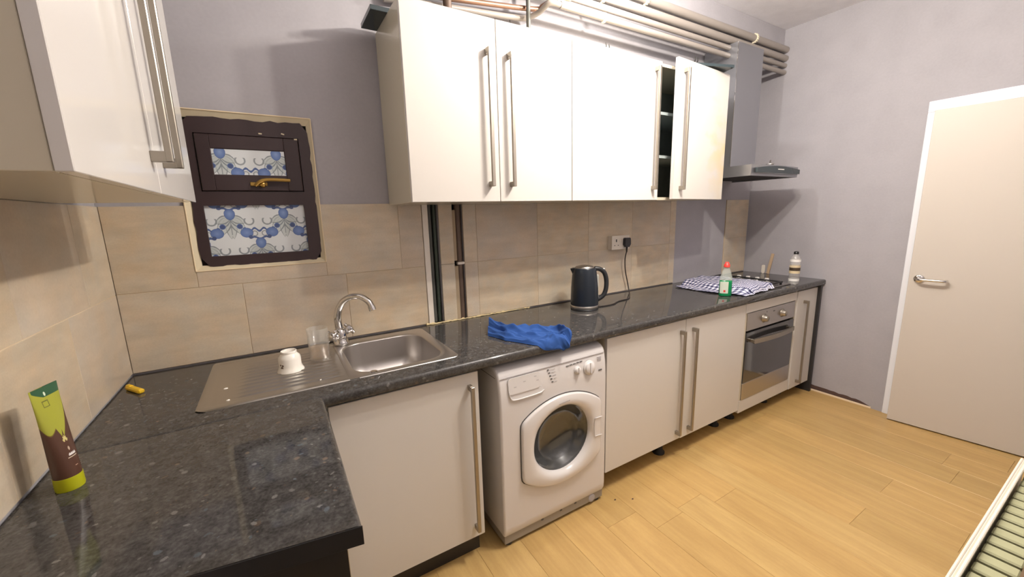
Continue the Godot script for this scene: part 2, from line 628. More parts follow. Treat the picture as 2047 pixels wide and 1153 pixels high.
func _ready():
	# ------------------------------------------------ camera, sky, lights, exposure
	var cam := Camera3D.new()
	cam.transform = Transform3D(Basis(Vector3(0.85654648, -0.02785875, 0.51531739), Vector3(0.11833617, 0.98253853, -0.1435778), Vector3(-0.5023193, 0.18396174, 0.84488662)), Vector3(0.51231233, 1.47035192, 1.96198961))
	cam.fov = 71.9955
	cam.near = 0.02
	add_child(cam)
	cam.current = true
	var env := Environment.new()
	env.background_mode = Environment.BG_COLOR
	env.background_color = Color(0.02, 0.02, 0.025)
	env.tonemap_mode = Environment.TONE_MAPPER_LINEAR
	env.tonemap_exposure = 1.2
	env.sdfgi_enabled = true
	env.ssao_enabled = true
	env.ssil_enabled = true
	var we := WorldEnvironment.new()
	we.environment = env
	add_child(we)
	make_materials()
	spot_bar(2.10, [[0.48, 2.63, 0.62, Color(1.0, 0.98, 0.96)], [1.12, 2.57, 1.18, Color(1.0, 0.96, 0.91)], [1.33, 2.56, 1.18, Color(1.0, 0.96, 0.91)]])
	setting()
	pipes()
	wall_cabinets()
	hood()
	base_units()
	worktops()
	washing_machine()
	oven()
	sink_and_tap()
	hob()
	small_things()
	radiator()

# a bar of bare bulbs under the ceiling, running out from the cabinets into the room
func spot_bar(x: float, heads: Array):
	var t := thing("ceiling_spot_bar", Vector3(x, 2.5, 0.9), "white ceiling bar with three bare round bulbs", "lamp")
	put(bx(x - 0.025, x + 0.025, CEIL - 0.03, CEIL, 0.36, 1.42, 0.004), "bar", M.plastic_white, t)
	for h in heads:
		var p := Vector3(x, h[1], h[0])
		put(pipe(Vector3(x, h[1] + 0.06, h[0]), Vector3(x, CEIL - 0.03, h[0]), 0.006, 10), "stem", M.plastic_white, t)
		var st := S()
		lathe(st, [Vector2(0.0, 0.062), Vector2(0.014, 0.062), Vector2(0.018, 0.045), Vector2(0.018, 0.028), Vector2(0.0, 0.028)], at(p), 20)
		put(st, "lamp_holder", M.plastic_white, t)
		st = S()
		var pr := []
		for i in 13:
			var a := PI * (i / 12.0)
			pr.append(Vector2(0.032 * sin(a), -0.032 * cos(a)))
		lathe(st, pr, at(p), 24)
		var g := mat(Color(1, 1, 1), 0.4)
		g.emission_enabled = true
		g.emission = h[3]
		g.emission_energy_multiplier = 8.0
		put(st, "bulb", g, t)
		var l := OmniLight3D.new()
		l.name = "bulb_light"
		l.light_color = h[3]
		l.light_energy = h[2]
		l.light_size = 0.03
		l.omni_range = 12.0
		l.omni_attenuation = 2.0
		l.shadow_enabled = true
		t.add_child(l, true)
		l.position = p - t.position

func setting():
	var T := 0.25
	# floor: laminate planks on an underlay
	var fo := struct(bx(-T, W + 0.9, -0.10, -0.012, -T, NEAR + T), "floor", M.underlay, "oak laminate plank floor")
	rng.seed = 5
	var pw := 0.192
	var ci := 0
	var x := -0.02
	while x < W + 0.9:
		var z := -0.26 - rng.randf() * 1.0
		while z < NEAR + 0.2:
			var z1 := z + 1.285
			var a: float = max(z, -0.2)
			var b: float = min(z1, NEAR + 0.2)
			if b - a > 0.05:
				put(bx(x, x + pw - 0.0006, -0.012, 0.0, a, b - 0.0006, 0.0007), "plank", M.floor[rng.randi() % 4], fo)
			z = z1
		x += pw
		ci += 1
	# ceiling
	struct(bx(-T, W + T + 0.7, CEIL, CEIL + 0.2, -T, NEAR + T), "ceiling", M.ceiling)
	# back wall (paint face 8 mm behind the tile face at z = 0), with the window hole and two pipe chases
	var B := -0.008
	var st := S()
	var v := func(x0, x1, y0, y1, z0, z1): box(st, Vector3(x0, y0, z0), Vector3(x1, y1, z1))
	v.call(-T, 0.241, 0.0, CEIL, -T, B)
	v.call(0.241, 0.708, 0.0, 1.283, -T, B)
	v.call(0.241, 0.708, 1.889, CEIL, -T, B)
	v.call(0.241, 0.708, 1.283, 1.889, -T, -0.09)
	v.call(0.708, 1.197, 0.0, CEIL, -T, B)
	v.call(1.197, 1.253, 0.0, CEIL, -T, -0.06)
	v.call(1.253, 1.329, 0.0, CEIL, -T, B)
	v.call(1.329, 1.388, 0.0, CEIL, -T, -0.06)
	v.call(1.388, W + T, 0.0, CEIL, -T, B)
	v.call(1.197, 1.253, 2.32, CEIL, -0.06, B)
	v.call(1.329, 1.388, 2.32, CEIL, -0.06, B)
	var back := struct(st, "wall_back", M.paint, "lilac-grey painted wall with beige tiled splashback")
	# boxed-in bulkhead under the ceiling
	struct(bx(0.0, W, 2.70, CEIL, B, 0.165, 0.003), "trim_1", M.paint, "painted bulkhead under the ceiling")
	# chase linings, pipes in the chases
	put(bx(1.197, 1.253, 0.9, 2.3, -0.06, -0.056), "chase_lining", M.chase, back)
	put(bx(1.329, 1.388, 0.9, 2.3, -0.06, -0.050), "chase_lining", M.chase, back)
	put(bx(1.329, 1.346, 1.235, 1.50, -0.050, -0.004), "chase_packing", M.chase_beige, back)
	put(bx(1.329, 1.350, 0.91, 1.205, -0.050, -0.004), "chase_packing", M.chase_beige, back)
	# tiles on the back wall: [x0, x1, y0, y1]
	var rows := [[H + 0.006, 1.2203], [1.2203, 1.5366]]
	var cuts := [[[0.0, 0.384], [0.384, 0.786], [0.786, 1.165], [1.253, 1.329], [1.388, 1.465], [1.465, 1.865], [1.865, 2.265], [2.265, 2.665], [2.665, 3.065], [3.065, 3.13], [3.775, 4.10]],
		[[0.0, 0.241], [0.708, 1.048], [1.048, 1.165], [1.253, 1.329], [1.388, 1.465], [1.465, 1.865], [1.865, 2.265], [2.265, 2.665], [2.665, 3.065], [3.065, 3.13], [3.775, 4.10]]]
	var tm := [M.tile, M.tile_b, M.tile_c]
	var ti := 0
	var g := 0.0008
	for r in 2:
		for c in cuts[r]:
			put(bx(c[0] + g, c[1] - g, rows[r][0] + g, rows[r][1] - g, B, 0.0, 0.0010), "tile", tm[ti % 3], back)
			ti += 1
	put(bx(0.241 + g, 0.708 - g, 1.2203 + g, 1.283 - g, B, 0.0, 0.001), "tile", M.tile_b, back)
	for e in [[0.0, 1.165], [1.388, 3.13], [3.775, 4.10]]:
		st = S()
		if e[0] == 0.0:
			box(st, Vector3(0, H + 0.006, B), Vector3(1.165, 1.283, -0.0016))
			box(st, Vector3(0, 1.283, B), Vector3(0.241, 1.535, -0.0016))
			box(st, Vector3(0.708, 1.283, B), Vector3(1.165, 1.535, -0.0016))
		else: box(st, Vector3(e[0], H + 0.006, B), Vector3(e[1], 1.535, -0.0016))
		put(st, "grout", M.grout, back)
	put(bx(1.167, 1.196, 0.912, 1.545, B, 0.004, 0.002), "edge_trim", M.plastic_white, back).set_meta("label", "white tile edge strip beside the pipe chase")
	# sealant smeared along the foot of the tiles
	rng.seed = 9
	st = S()
	var pts := []
	var rad := []
	for i in 60:
		var f := i / 59.0
		pts.append(Vector3(lerpf(1.15, 1.80, f), H + 0.002 + rng.randf() * 0.003, 0.001 + rng.randf() * 0.007))
		rad.append((0.0085 - 0.0055 * f) * rng.randf_range(0.35, 1.0) * (1.7 if rng.randf() < 0.12 else 1.0))
	tube(st, pts, rad, 7)
	put(st, "sealant", M.sealant, back)
	# left wall with its tiles
	struct(bx(-T, -0.008, 0.0, CEIL, B, NEAR + T), "wall_left", M.paint)
	var left := get_node("wall_left")
	ti = 1
	for r in 2:
		var zz: Array = [0.0, 0.408, 0.808, 1.208, 1.608, NEAR] if r == 0 else [0.0, 0.245, 0.645, 1.045, 1.445, 1.845, NEAR]
		for i in zz.size() - 1:
			put(bx(-0.008, 0.0, rows[r][0] + g, rows[r][1] - g, zz[i] + g, zz[i + 1] - g, 0.001), "tile", tm[ti % 3], left)
			ti += 1
	put(bx(-0.008, -0.0016, H + 0.006, 1.535, 0.0, NEAR), "grout", M.grout_pale, left)
	# right wall with the doorway
	st = S()
	box(st, Vector3(W, 0, B), Vector3(W + 0.13, CEIL, 1.11))
	box(st, Vector3(W, 0, 1.80), Vector3(W + 0.13, CEIL, NEAR + T))
	box(st, Vector3(W, 2.02, 1.11), Vector3(W + 0.13, CEIL, 1.80))
	var right := struct(st, "wall_right", M.paint)
	struct(bx(W + 0.8, W + 0.9, 0, CEIL, 0.5, NEAR + T), "wall_hall", M.paint)
	struct(bx(W + 0.13, W + 0.8, 0, CEIL, 0.95, 1.05), "wall_hall_side", M.paint)
	# gap under the plaster where the skirting is missing
	st = S()
	var pl := [Vector2(0.60, 0.012)]
	rng.seed = 21
	for i in 15:
		var f := i / 14.0
		var h := 0.020 + 0.012 * (1.0 - f) + 0.006 * rng.randf() - (0.018 * smoothstep(0.8, 1.0, f))
		pl.append(Vector2(lerpf(0.60, 0.975, f), 0.012 + max(h, 0.002)))
	pl.append(Vector2(0.985, 0.012))
	prism(st, pl, "x", W - 0.0015, W + 0.002)
	put(st, "plaster_gap", M.skirt_gap, right)
	put(bx(W - 0.006, W + 0.001, 0.0, 0.013, 0.60, 0.985, 0.001), "laminate_edge", M.skirt_line, right)
	# near wall, behind the camera
	struct(bx(-T, W + T + 0.7, 0.0, CEIL, NEAR, NEAR + T), "wall_near", M.paint)
	window()
	door()

func window():
	# plaster margin, dark painted frame, opening light above, fixed pane below
	var t := thing("window_1", Vector3(0.475, 1.283, -0.03), "small brown-painted window with blue patterned panes above the tiles", "window")
	t.set_meta("kind", "structure")
	var st := S()
	# cream plaster ring, sloping from the wall face into the recess
	var oi := [[0.241, 1.283], [0.708, 1.283], [0.708, 1.889], [0.241, 1.889]]
	var ii := [[0.262, 1.303], [0.690, 1.303], [0.690, 1.862], [0.262, 1.862]]
	for k in 4:
		var j := (k + 1) % 4
		quad(st, Vector3(oi[k][0], oi[k][1], 0.001), Vector3(oi[j][0], oi[j][1], 0.001), Vector3(ii[j][0], ii[j][1], -0.016), Vector3(ii[k][0], ii[k][1], -0.016))
	put(st, "plaster_margin", M.plaster, t)
	st = S()
	for k in 4:
		var j := (k + 1) % 4
		var d := Vector2(oi[j][0] - oi[k][0], oi[j][1] - oi[k][1]).normalized()
		tube(st, [Vector3(oi[k][0], oi[k][1], 0.0), Vector3(oi[j][0], oi[j][1], 0.0)], 0.0028, 6)
	put(st, "plaster_bead", M.grout_pale, t)
	# dark frame with a ragged painted edge
	rng.seed = 31
	var outer := []
	var cs := [Vector2(0.260, 1.296), Vector2(0.697, 1.296), Vector2(0.695, 1.870), Vector2(0.264, 1.864)]
	for k in 4:
		var a: Vector2 = cs[k]
		var b: Vector2 = cs[(k + 1) % 4]
		var nrm := (b - a).normalized().orthogonal()
		for i in range(1, 16):
			outer.append(a.lerp(b, i / 16.0) + nrm * rng.randf_range(-0.0045, 0.0045))
	# as four mitred strips round the two openings
	st = S()
	var zf := -0.010
	var op := [Vector2(0.297, 1.337), Vector2(0.646, 1.337), Vector2(0.646, 1.536), Vector2(0.297, 1.536)]
	var op2 := [Vector2(0.300, 1.590), Vector2(0.655, 1.590), Vector2(0.655, 1.808), Vector2(0.300, 1.808)]
	var clip := [PackedVector2Array(outer)]
	# left and right halves so that each polygon is simple
	for half in [PackedVector2Array([Vector2(0, 1), Vector2(0.47, 1), Vector2(0.47, 2), Vector2(0, 2)]), PackedVector2Array([Vector2(0.47, 1), Vector2(1, 1), Vector2(1, 2), Vector2(0.47, 2)])]:
		for part in Geometry2D.intersect_polygons(clip[0], half):
			var rest := [part]
			for h in [op, op2]:
				var nxt := []
				for q in rest:
					for w in Geometry2D.clip_polygons(q, PackedVector2Array(h)): nxt.append(w)
				rest = nxt
			for q in rest: prism(st, Array(q), "z", -0.05, zf)
	put(st, "frame", M.window_paint, t)
	# casement of the opening light, standing a little proud
	st = S()
	var co := [0.303, 0.652, 1.593, 1.805]
	var ci := [0.349, 0.596, 1.655, 1.752]
	box(st, Vector3(co[0], co[2], -0.05), Vector3(ci[0], co[3], -0.004), 0.003)
	box(st, Vector3(ci[1], co[2], -0.05), Vector3(co[1], co[3], -0.004), 0.003)
	box(st, Vector3(ci[0] - 0.003, co[2], -0.05), Vector3(ci[1] + 0.003, ci[2], -0.004), 0.003)
	box(st, Vector3(ci[0] - 0.003, ci[3], -0.05), Vector3(ci[1] + 0.003, co[3], -0.004), 0.003)
	var cas := put(st, "casement", M.window_paint, t)
	pane(Vector2(0.345, 1.65), Vector2(0.60, 1.757), -0.008, cas)
	pane(Vector2(0.292, 1.332), Vector2(0.651, 1.541), -0.022, t)
	# chips of bare plaster and paint
	for p in [Vector3(0.52, 1.818, -0.009), Vector3(0.60, 1.822, -0.009), Vector3(0.645, 1.803, -0.0042)]:
		st = S()
		box(st, Vector3(-0.006, -0.0025, 0), Vector3(0.006, 0.0025, 0.0012), 0.0005, Transform3D(Basis(Vector3(0, 0, 1), rng.randf_range(-0.5, 0.5)), p))
		put(st, "paint_chip", M.plaster, t)
	# brass casement fastener
	st = S()
	box(st, Vector3(0.462, 1.612, -0.004), Vector3(0.522, 1.627, 0.002), 0.002)
	lathe(st, [Vector2(0.0, 0.018), Vector2(0.010, 0.016), Vector2(0.013, 0.0)], facing(Vector3(0.505, 1.619, 0.0), Vector3(0, 0, 1)), 18)
	tube(st, spline([Vector3(0.480, 1.613, 0.012), Vector3(0.497, 1.628, 0.019), Vector3(0.525, 1.636, 0.020), Vector3(0.605, 1.634, 0.020)]), 0.0068, 10)
	put(st, "fastener", M.brass, t).set_meta("label", "worn brass casement fastener")

func pane(a: Vector2, b: Vector2, z: float, parent: Node):
	var st := S()
	var q := [Vector3(a.x, a.y, z), Vector3(b.x, a.y, z), Vector3(b.x, b.y, z), Vector3(a.x, b.y, z)]
	var uv := []
	for p in q: uv.append(Vector2((p.x - 0.28) / 0.38, (1.86 - p.y) / 0.57))
	var n := Vector3(0, 0, 1)
	quadn(st, q, [n, n, n, n], uv)
	var r := [q[3] - n * 0.004, q[2] - n * 0.004, q[1] - n * 0.004, q[0] - n * 0.004]
	quadn(st, r, [-n, -n, -n, -n], [uv[3], uv[2], uv[1], uv[0]])
	put(st, "pane", M.pane_film, parent).set_meta("label", "glass pane with blue and grey floral film")

func door():
	# frame: lining and architrave
	var f := thing("door_1", Vector3(W, 0, 1.45), "flush cream door standing slightly open in a white frame", "door")
	f.set_meta("kind", "structure")
	var st := S()
	box(st, Vector3(W - 0.014, 0.0, 1.05), Vector3(W, 2.017, 1.115), 0.003)
	box(st, Vector3(W - 0.014, 0.0, 1.795), Vector3(W, 2.017, 1.86), 0.003)
	box(st, Vector3(W - 0.014, 2.018, 1.05), Vector3(W, 2.083, 1.86), 0.003)
	put(st, "architrave", M.door_frame, f)
	st = S()
	box(st, Vector3(W, 0.0, 1.11), Vector3(W + 0.13, 2.02, 1.122))
	box(st, Vector3(W, 0.0, 1.788), Vector3(W + 0.13, 2.02, 1.80))
	box(st, Vector3(W, 2.008, 1.11), Vector3(W + 0.13, 2.02, 1.80))
	put(st, "lining", M.door_frame, f)
	# leaf, hinged on the far side, its free edge 0.1 m into the room
	var hinge := Vector3(W - 0.016, 0, 1.806)
	var ang := atan2(hinge.x - 4.013, hinge.z - 1.104)
	var xf := Transform3D(Basis(Vector3.UP, ang), hinge)
	st = S()
	box(st, Vector3(0.0, 0.008, -0.708), Vector3(0.040, 2.012, 0.0), 0.0015, xf)
	var leaf := put(st, "leaf", M.door_leaf, f)
	# lever handle on a round rose
	st = S()
	var c := Vector3(-0.001, 0.993, -0.660)
	lathe(st, [Vector2(0.0, 0.010), Vector2(0.022, 0.010), Vector2(0.026, 0.006), Vector2(0.026, 0.0)], xf * facing(c, Vector3(-1, 0, 0)), 28)
	var lp := []
	for p in spline([c, c + Vector3(-0.035, 0, 0), c + Vector3(-0.048, 0, 0.012), c + Vector3(-0.050, 0, 0.06), c + Vector3(-0.050, 0, 0.105), c + Vector3(-0.040, 0, 0.120), c + Vector3(-0.018, 0, 0.122)]): lp.append(xf * p)
	tube(st, lp, 0.0085, 12)
	put(st, "lever_handle", M.chrome, leaf).set_meta("label", "satin chrome lever handle on a round rose")
	st = S()
	for y in [0.25, 1.0, 1.80]:
		tube(st, [Vector3(W - 0.018, y, 1.812), Vector3(W - 0.018, y + 0.09, 1.812)], 0.006, 10)
	put(st, "hinge", M.nickel, f)

func pipes():
	var z := 0.185
	var runs := [[2.666, 0.024, M.painted_pipe, 0.2], [2.604, 0.023, M.painted_pipe, 0.2], [2.552, 0.0165, M.painted_pipe, 1.96], [2.503, 0.0165, M.painted_pipe, 1.90]]
	var labels := ["uppermost thick painted heating pipe under the bulkhead", "second thick painted heating pipe below the bulkhead", "thin painted pipe third down in the run above the cabinets", "lowest thin painted pipe of the run above the cabinets"]
	for i in 4:
		var r: Array = runs[i]
		var t := thing("heating_pipe", Vector3(r[3], r[0] - r[1], z), labels[i], "pipe", "pipes under the bulkhead")
		if i < 2: put(pipe(Vector3(r[3], r[0], z), Vector3(W - 0.004, r[0], z), r[1], 18), "pipe_run", r[2], t)
		else:      # the two thin ones are boxed in where the hood's chimney stands
			put(pipe(Vector3(r[3], r[0], z), Vector3(3.360, r[0], z), r[1], 18), "pipe_run", r[2], t)
			put(pipe(Vector3(3.682, r[0], z), Vector3(W - 0.004, r[0], z), r[1], 18), "pipe_run", r[2], t)
		if i == 2:     # turns back to the wall and goes on to the left, unpainted
			var st := S()
			tube(st, spline([Vector3(1.96, r[0], z), Vector3(1.90, r[0] - 0.005, z - 0.02), Vector3(1.86, 2.528, 0.09), Vector3(1.82, 2.520, 0.055), Vector3(1.42, 2.478, 0.045), Vector3(1.05, 2.44, 0.045)]), 0.0125, 12)
			put(st, "pipe_branch", M.copper, t).set_meta("label", "bare copper branch running back to the wall")
			st = S()
			tube(st, [Vector3(1.93, r[0], z), Vector3(1.965, r[0], z)], 0.0195, 14)
			put(st, "fitting", M.clip, t)
		if i == 3:
			var st := S()
			tube(st, spline([Vector3(1.90, r[0], z), Vector3(1.84, r[0], z - 0.01), Vector3(1.83, 2.49, 0.10), Vector3(1.79, 2.478, 0.04), Vector3(1.70, 2.468, 0.03), Vector3(1.356, 2.441, 0.028), Vector3(1.05, 2.41, 0.028)]), 0.0135, 12)
			put(st, "pipe_branch", M.painted_pipe, t)
		var cl := []
		if i == 0: cl = [2.52, 3.66]
		elif i == 1: cl = [2.185]
		elif i == 3: cl = [2.195]
		for x in cl:
			var st := S()
			var ring := []
			for k in 9:
				var a := deg_to_rad(-100 + 200.0 * k / 8)
				ring.append(Vector3(x, r[0] + (r[1] + 0.003) * sin(a), z + (r[1] + 0.003) * cos(a)))
			for k in 8:
				tube(st, [ring[k] - Vector3(0.007, 0, 0), ring[k] + Vector3(0.007, 0, 0)], 0.006, 8)
			put(st, "pipe_clip", M.clip, t)
	# two risers that come out above the cabinets
	var t2 := thing("riser_pipe", Vector3(1.34, 0.912, -0.03), "brown riser pipe in the right-hand wall chase", "pipe", "riser pipes")
	put(pipe(Vector3(1.366, 0.914, -0.026), Vector3(1.366, 2.30, -0.026), 0.0185, 14), "pipe_run", M.brown_pipe, t2)
	var st := S()
	box(st, Vector3(1.348, 1.212, -0.03), Vector3(1.388, 1.226, -0.002), 0.002)
	put(st, "pipe_clip", M.plastic_white, t2).set_meta("label", "white pipe clip")
	t2 = thing("riser_pipe", Vector3(1.212, 0.912, -0.03), "grey riser pipe in the left-hand wall chase beside the white strip", "pipe", "riser pipes")
	put(pipe(Vector3(1.212, 0.914, -0.034), Vector3(1.212, 2.30, -0.034), 0.013, 14), "pipe_run", M.old_pipe, t2)
	t2 = thing("riser_pipe", Vector3(1.239, 0.912, -0.03), "dark green riser pipe in the left-hand wall chase", "pipe", "riser pipes")
	put(pipe(Vector3(1.239, 0.914, -0.032), Vector3(1.239, 2.30, -0.032), 0.0105, 14), "pipe_run", M.green_pipe, t2)
	var bracketed := [[1.326, 0.085, 0.020, M.brown_pipe, "thick brown riser pipe leaving the top of the wall cabinets"], [1.772, 0.085, 0.0115, M.old_pipe, "thin grey riser pipe between wall cabinets and ceiling"], [1.19, 0.08, 0.010, M.brown_pipe, "thin brown riser pipe above the cabinet's tiled end"]]
	for b in bracketed:
		var r := thing("riser_pipe", Vector3(b[0], 2.275, b[1]), b[4], "pipe", "riser pipes")
		put(pipe(Vector3(b[0], 2.275, b[1]), Vector3(b[0], 2.699, b[1]), b[2], 14), "pipe_run", b[3], r)
	# little wire hooks left in the wall above the cabinets
	var k := 0
	var hl := ["lone grey wire hook in the wall beside the thin grey riser", "one of two grey wire hooks in the wall above the shut right-hand cabinet door", "one of two grey wire hooks in the wall above the shut right-hand cabinet door", "one of two grey wire hooks in the wall just before the hood chimney", "one of two grey wire hooks in the wall just before the hood chimney"]
	for h in [Vector3(1.70, 2.43, -0.008), Vector3(2.376, 2.44, -0.008), Vector3(2.402, 2.436, -0.008), Vector3(3.235, 2.50, -0.008), Vector3(3.262, 2.498, -0.008)]:
		st = S()
		tube(st, spline([h, h + Vector3(0, 0, 0.02), h + Vector3(0.003, 0.012, 0.026), h + Vector3(0.002, 0.032, 0.022)], 5), 0.0028, 7)
		lone(st, "wall_hook", M.old_pipe, h, hl[k], "hook", "wire hooks above the cabinets")
		k += 1

func carcass(t: Node, x0: float, x1: float, y0: float, y1: float, z0: float, z1: float, shelves: Array):
	var th := 0.016
	put(bx(x0, x0 + th, y0, y1, z0, z1, 0.0008), "side_panel", M.carcass, t)
	put(bx(x1 - th, x1, y0, y1, z0, z1, 0.0008), "side_panel", M.carcass, t)
	put(bx(x0 + th, x1 - th, y0, y0 + th, z0, z1), "bottom_panel", M.carcass, t)
	put(bx(x0 + th, x1 - th, y1 - th, y1, z0, z1), "top_panel", M.carcass, t)
	put(bx(x0 + th, x1 - th, y0 + th, y1 - th, z0, z0 + 0.006), "back_panel", M.inside, t)
	for s in shelves: put(bx(x0 + th, x1 - th, s, s + th, z0 + 0.01, z1 - 0.02), "shelf", M.inside, t)

func wall_cabinets():
	var y0 := 1.528
	var y1 := 2.2707
	var zc := CF - 0.020
	# first unit: two doors
	var t := thing("wall_cabinet", Vector3(1.42, y0, 0.18), "white double-door wall cabinet next to the brown window", "cabinet", "wall cabinets")
	carcass(t, 1.0095, 1.825, y0, y1, 0.003, zc, [1.90])
	var d := put(bx(1.0095, 1.4130, y0, y1, zc + 0.002, CF, 0.0015), "door", M.white_door, t)
	bar_handle(d, Vector3(1.366, 1.592, CF), 0.556, Vector3(0, 0, 1), Vector3(1, 0, 0))
	d = put(bx(1.4160, 1.8245, y0, y1, zc + 0.002, CF, 0.0015), "door", M.white_door, t)
	bar_handle(d, Vector3(1.473, 1.592, CF), 0.556, Vector3(0, 0, 1), Vector3(1, 0, 0))
	# second unit: one shut door, one door hanging open
	t = thing("wall_cabinet", Vector3(2.45, y0, 0.18), "white double-door wall cabinet beside the cooker hood, right door ajar", "cabinet", "wall cabinets")
	carcass(t, 1.828, 3.080, y0, y1, 0.003, zc, [1.77, 2.01])
	d = put(bx(1.8285, 2.462, y0, y1, zc + 0.002, CF, 0.0015), "door", M.white_door, t)
	bar_handle(d, Vector3(2.412, 1.585, CF), 0.65, Vector3(0, 0, 1), Vector3(1, 0, 0))
	var hinge := Vector3(3.078, 0, zc + 0.004)
	var xf := Transform3D(Basis(Vector3.UP, deg_to_rad(4.5)), hinge) * Transform3D(Basis(Vector3(0, 0, 1), deg_to_rad(-0.4)), Vector3.ZERO)
	var st := S()
	door_slab(st, Vector3(-0.556, y0 + 0.0, 0.0), Vector3(0.0, y1 + 0.02, 0.019), xf)
	d = put(st, "door", M.stained_door, t)
	d.set_meta("label", "white door hanging ajar with yellow grease stains")
	bar_handle(d, xf * Vector3(-0.490, 1.580, 0.019), 0.66, xf.basis.z, xf.basis.x)
	# dark boards lying on top of the units
	lone(bx(0.945, 1.55, 2.2715, 2.2895, 0.03, 0.215, 0.001), "dark_board", M.dark_board, Vector3(1.25, 2.2715, 0.12), "dark board on the wall cabinets jutting out beside the window end", "board", "boards on top of the wall cabinets")
	st = S()
	prism(st, [Vector2(2.74, 0.352), Vector2(3.02, 0.440), Vector2(3.13, 0.10), Vector2(2.62, 0.06)], "y", 2.301, 2.316)
	lone(st, "dark_board", M.dark_board, Vector3(2.83, 2.301, 0.26), "dark board on the wall cabinets jutting out at the hood end", "board", "boards on top of the wall cabinets")
	# its two packing blocks
	for x in [2.75, 2.98]:
		lone(bx(x, x + 0.05, 2.2710, 2.3008, 0.12, 0.28, 0.001), "packing_block", M.chase_beige, Vector3(x + 0.025, 2.271, 0.2), "small wooden packing block under the dark board, " + ("the one nearer the shut door" if x < 2.9 else "the one nearer the hood"), "block", "packing blocks on the wall cabinet")
	# left-hand unit on the left wall
	t = thing("wall_cabinet", Vector3(0.16, 1.536, 0.78), "glossy white wall cabinet on the left wall with two long handles", "cabinet", "wall cabinets")
	var x1 := 0.297
	put(bx(0.0015, x1, 1.536, 2.256, 1.237, 1.255, 0.001), "side_panel", M.carcass, t)
	put(bx(0.0015, x1, 1.536, 2.256, 0.320, 0.338, 0.001), "side_panel", M.carcass, t)
	put(bx(0.0015, x1, 1.536, 1.554, 0.338, 1.237), "bottom_panel", M.carcass, t)
	put(bx(0.0015, x1, 2.238, 2.256, 0.338, 1.237), "top_panel", M.carcass, t)
	put(bx(0.0015, 0.008, 1.554, 2.238, 0.338, 1.237), "back_panel", M.inside, t)
	for z in [[0.802, 1.257], [0.318, 0.799]]:
		d = put(bx(x1 + 0.001, 0.316, 1.536, 2.256, z[0], z[1], 0.0012), "door", M.white_gloss, t)
		var hz: float = 0.838 if z[0] > 0.5 else 0.725
		bar_handle(d, Vector3(0.316, 1.598, hz), 0.60, Vector3(1, 0, 0), Vector3(0, 0, -1))
	st = S()
	tube(st, [Vector3(0.17, 1.5345, 1.1), Vector3(0.17, 1.537, 1.1)], 0.005, 8)
	put(st, "screw_hole", M.chase, t)

# a door slab with UVs over its front face
func door_slab(st: SurfaceTool, lo: Vector3, hi: Vector3, xf: Transform3D):
	var back := S()
	box(st, lo, Vector3(hi.x, hi.y, hi.z - 0.0012), 0.0, xf)
	var q := [Vector3(lo.x, lo.y, hi.z), Vector3(hi.x, lo.y, hi.z), hi, Vector3(lo.x, hi.y, hi.z)]
	var P := []
	for p in q: P.append(xf * p)
	var n := xf.basis.z
	quadn(st, P, [n, n, n, n], [Vector2(0, 1), Vector2(1, 1), Vector2(1, 0), Vector2(0, 0)])

func hood():
	var t := thing("cooker_hood", Vector3(3.52, 1.675, 0.25), "stainless steel chimney cooker hood with a flat canopy", "hood")
	put(bx(3.362, 3.680, 1.745, 2.575, 0.002, 0.250, 0.002), "chimney", M.steel_hood, t)
	put(bx(3.3605, 3.3635, 1.745, 2.575, 0.2485, 0.2515), "chimney_edge", M.chrome, t)
	# canopy: hollow tray with a slightly arched front
	var st := S()
	var pl := [Vector2(3.222, 0.003), Vector2(3.828, 0.003), Vector2(3.828, 0.47)]
	for i in 9:
		var f := i / 8.0
		pl.append(Vector2(lerpf(3.828, 3.222, f), 0.478 + 0.022 * sin(PI * f)))
	pl.append(Vector2(3.222, 0.47))
	prism(st, pl, "y", 1.690, 1.745)
	var can := put(st, "canopy", M.steel_hood, t)
	# rim below, and the dark filter within
	st = S()
	box(st, Vector3(3.222, 1.675, 0.003), Vector3(3.236, 1.690, 0.476))
	box(st, Vector3(3.814, 1.675, 0.003), Vector3(3.828, 1.690, 0.476))
	box(st, Vector3(3.236, 1.675, 0.462), Vector3(3.814, 1.690, 0.476))
	put(st, "canopy_rim", M.steel_hood, can)
	put(bx(3.24, 3.81, 1.684, 1.690, 0.02, 0.45), "grease_filter", M.black_matt, can)
	# control panel: arched dark strip on the front, with its pale badge
	st = S()
	var fr := []
	for i in 13:
		var f := i / 12.0
		fr.append(Vector2(lerpf(3.25, 3.80, f), 1.694))
	for i in 13:
		var f := i / 12.0
		fr.append(Vector2(lerpf(3.80, 3.25, f), 1.724 + 0.016 * sin(PI * f)))
	prism(st, fr, "z", 0.490, 0.504)
	var cp := put(st, "control_panel", M.dark_board, t)
	put(bx(3.50, 3.58, 1.716, 1.722, 0.504, 0.506, 0.0008), "badge", M.label_white, cp)
	# small mushroom knob standing on the canopy
	st = S()
	lathe(st, [Vector2(0.006, 0.0), Vector2(0.006, 0.012), Vector2(0.024, 0.018), Vector2(0.026, 0.026), Vector2(0.006, 0.028), Vector2(0.004, 0.05), Vector2(0.0, 0.051)], at(Vector3(3.60, 1.745, 0.40)), 20)
	put(st, "lamp_knob", M.steel, t)

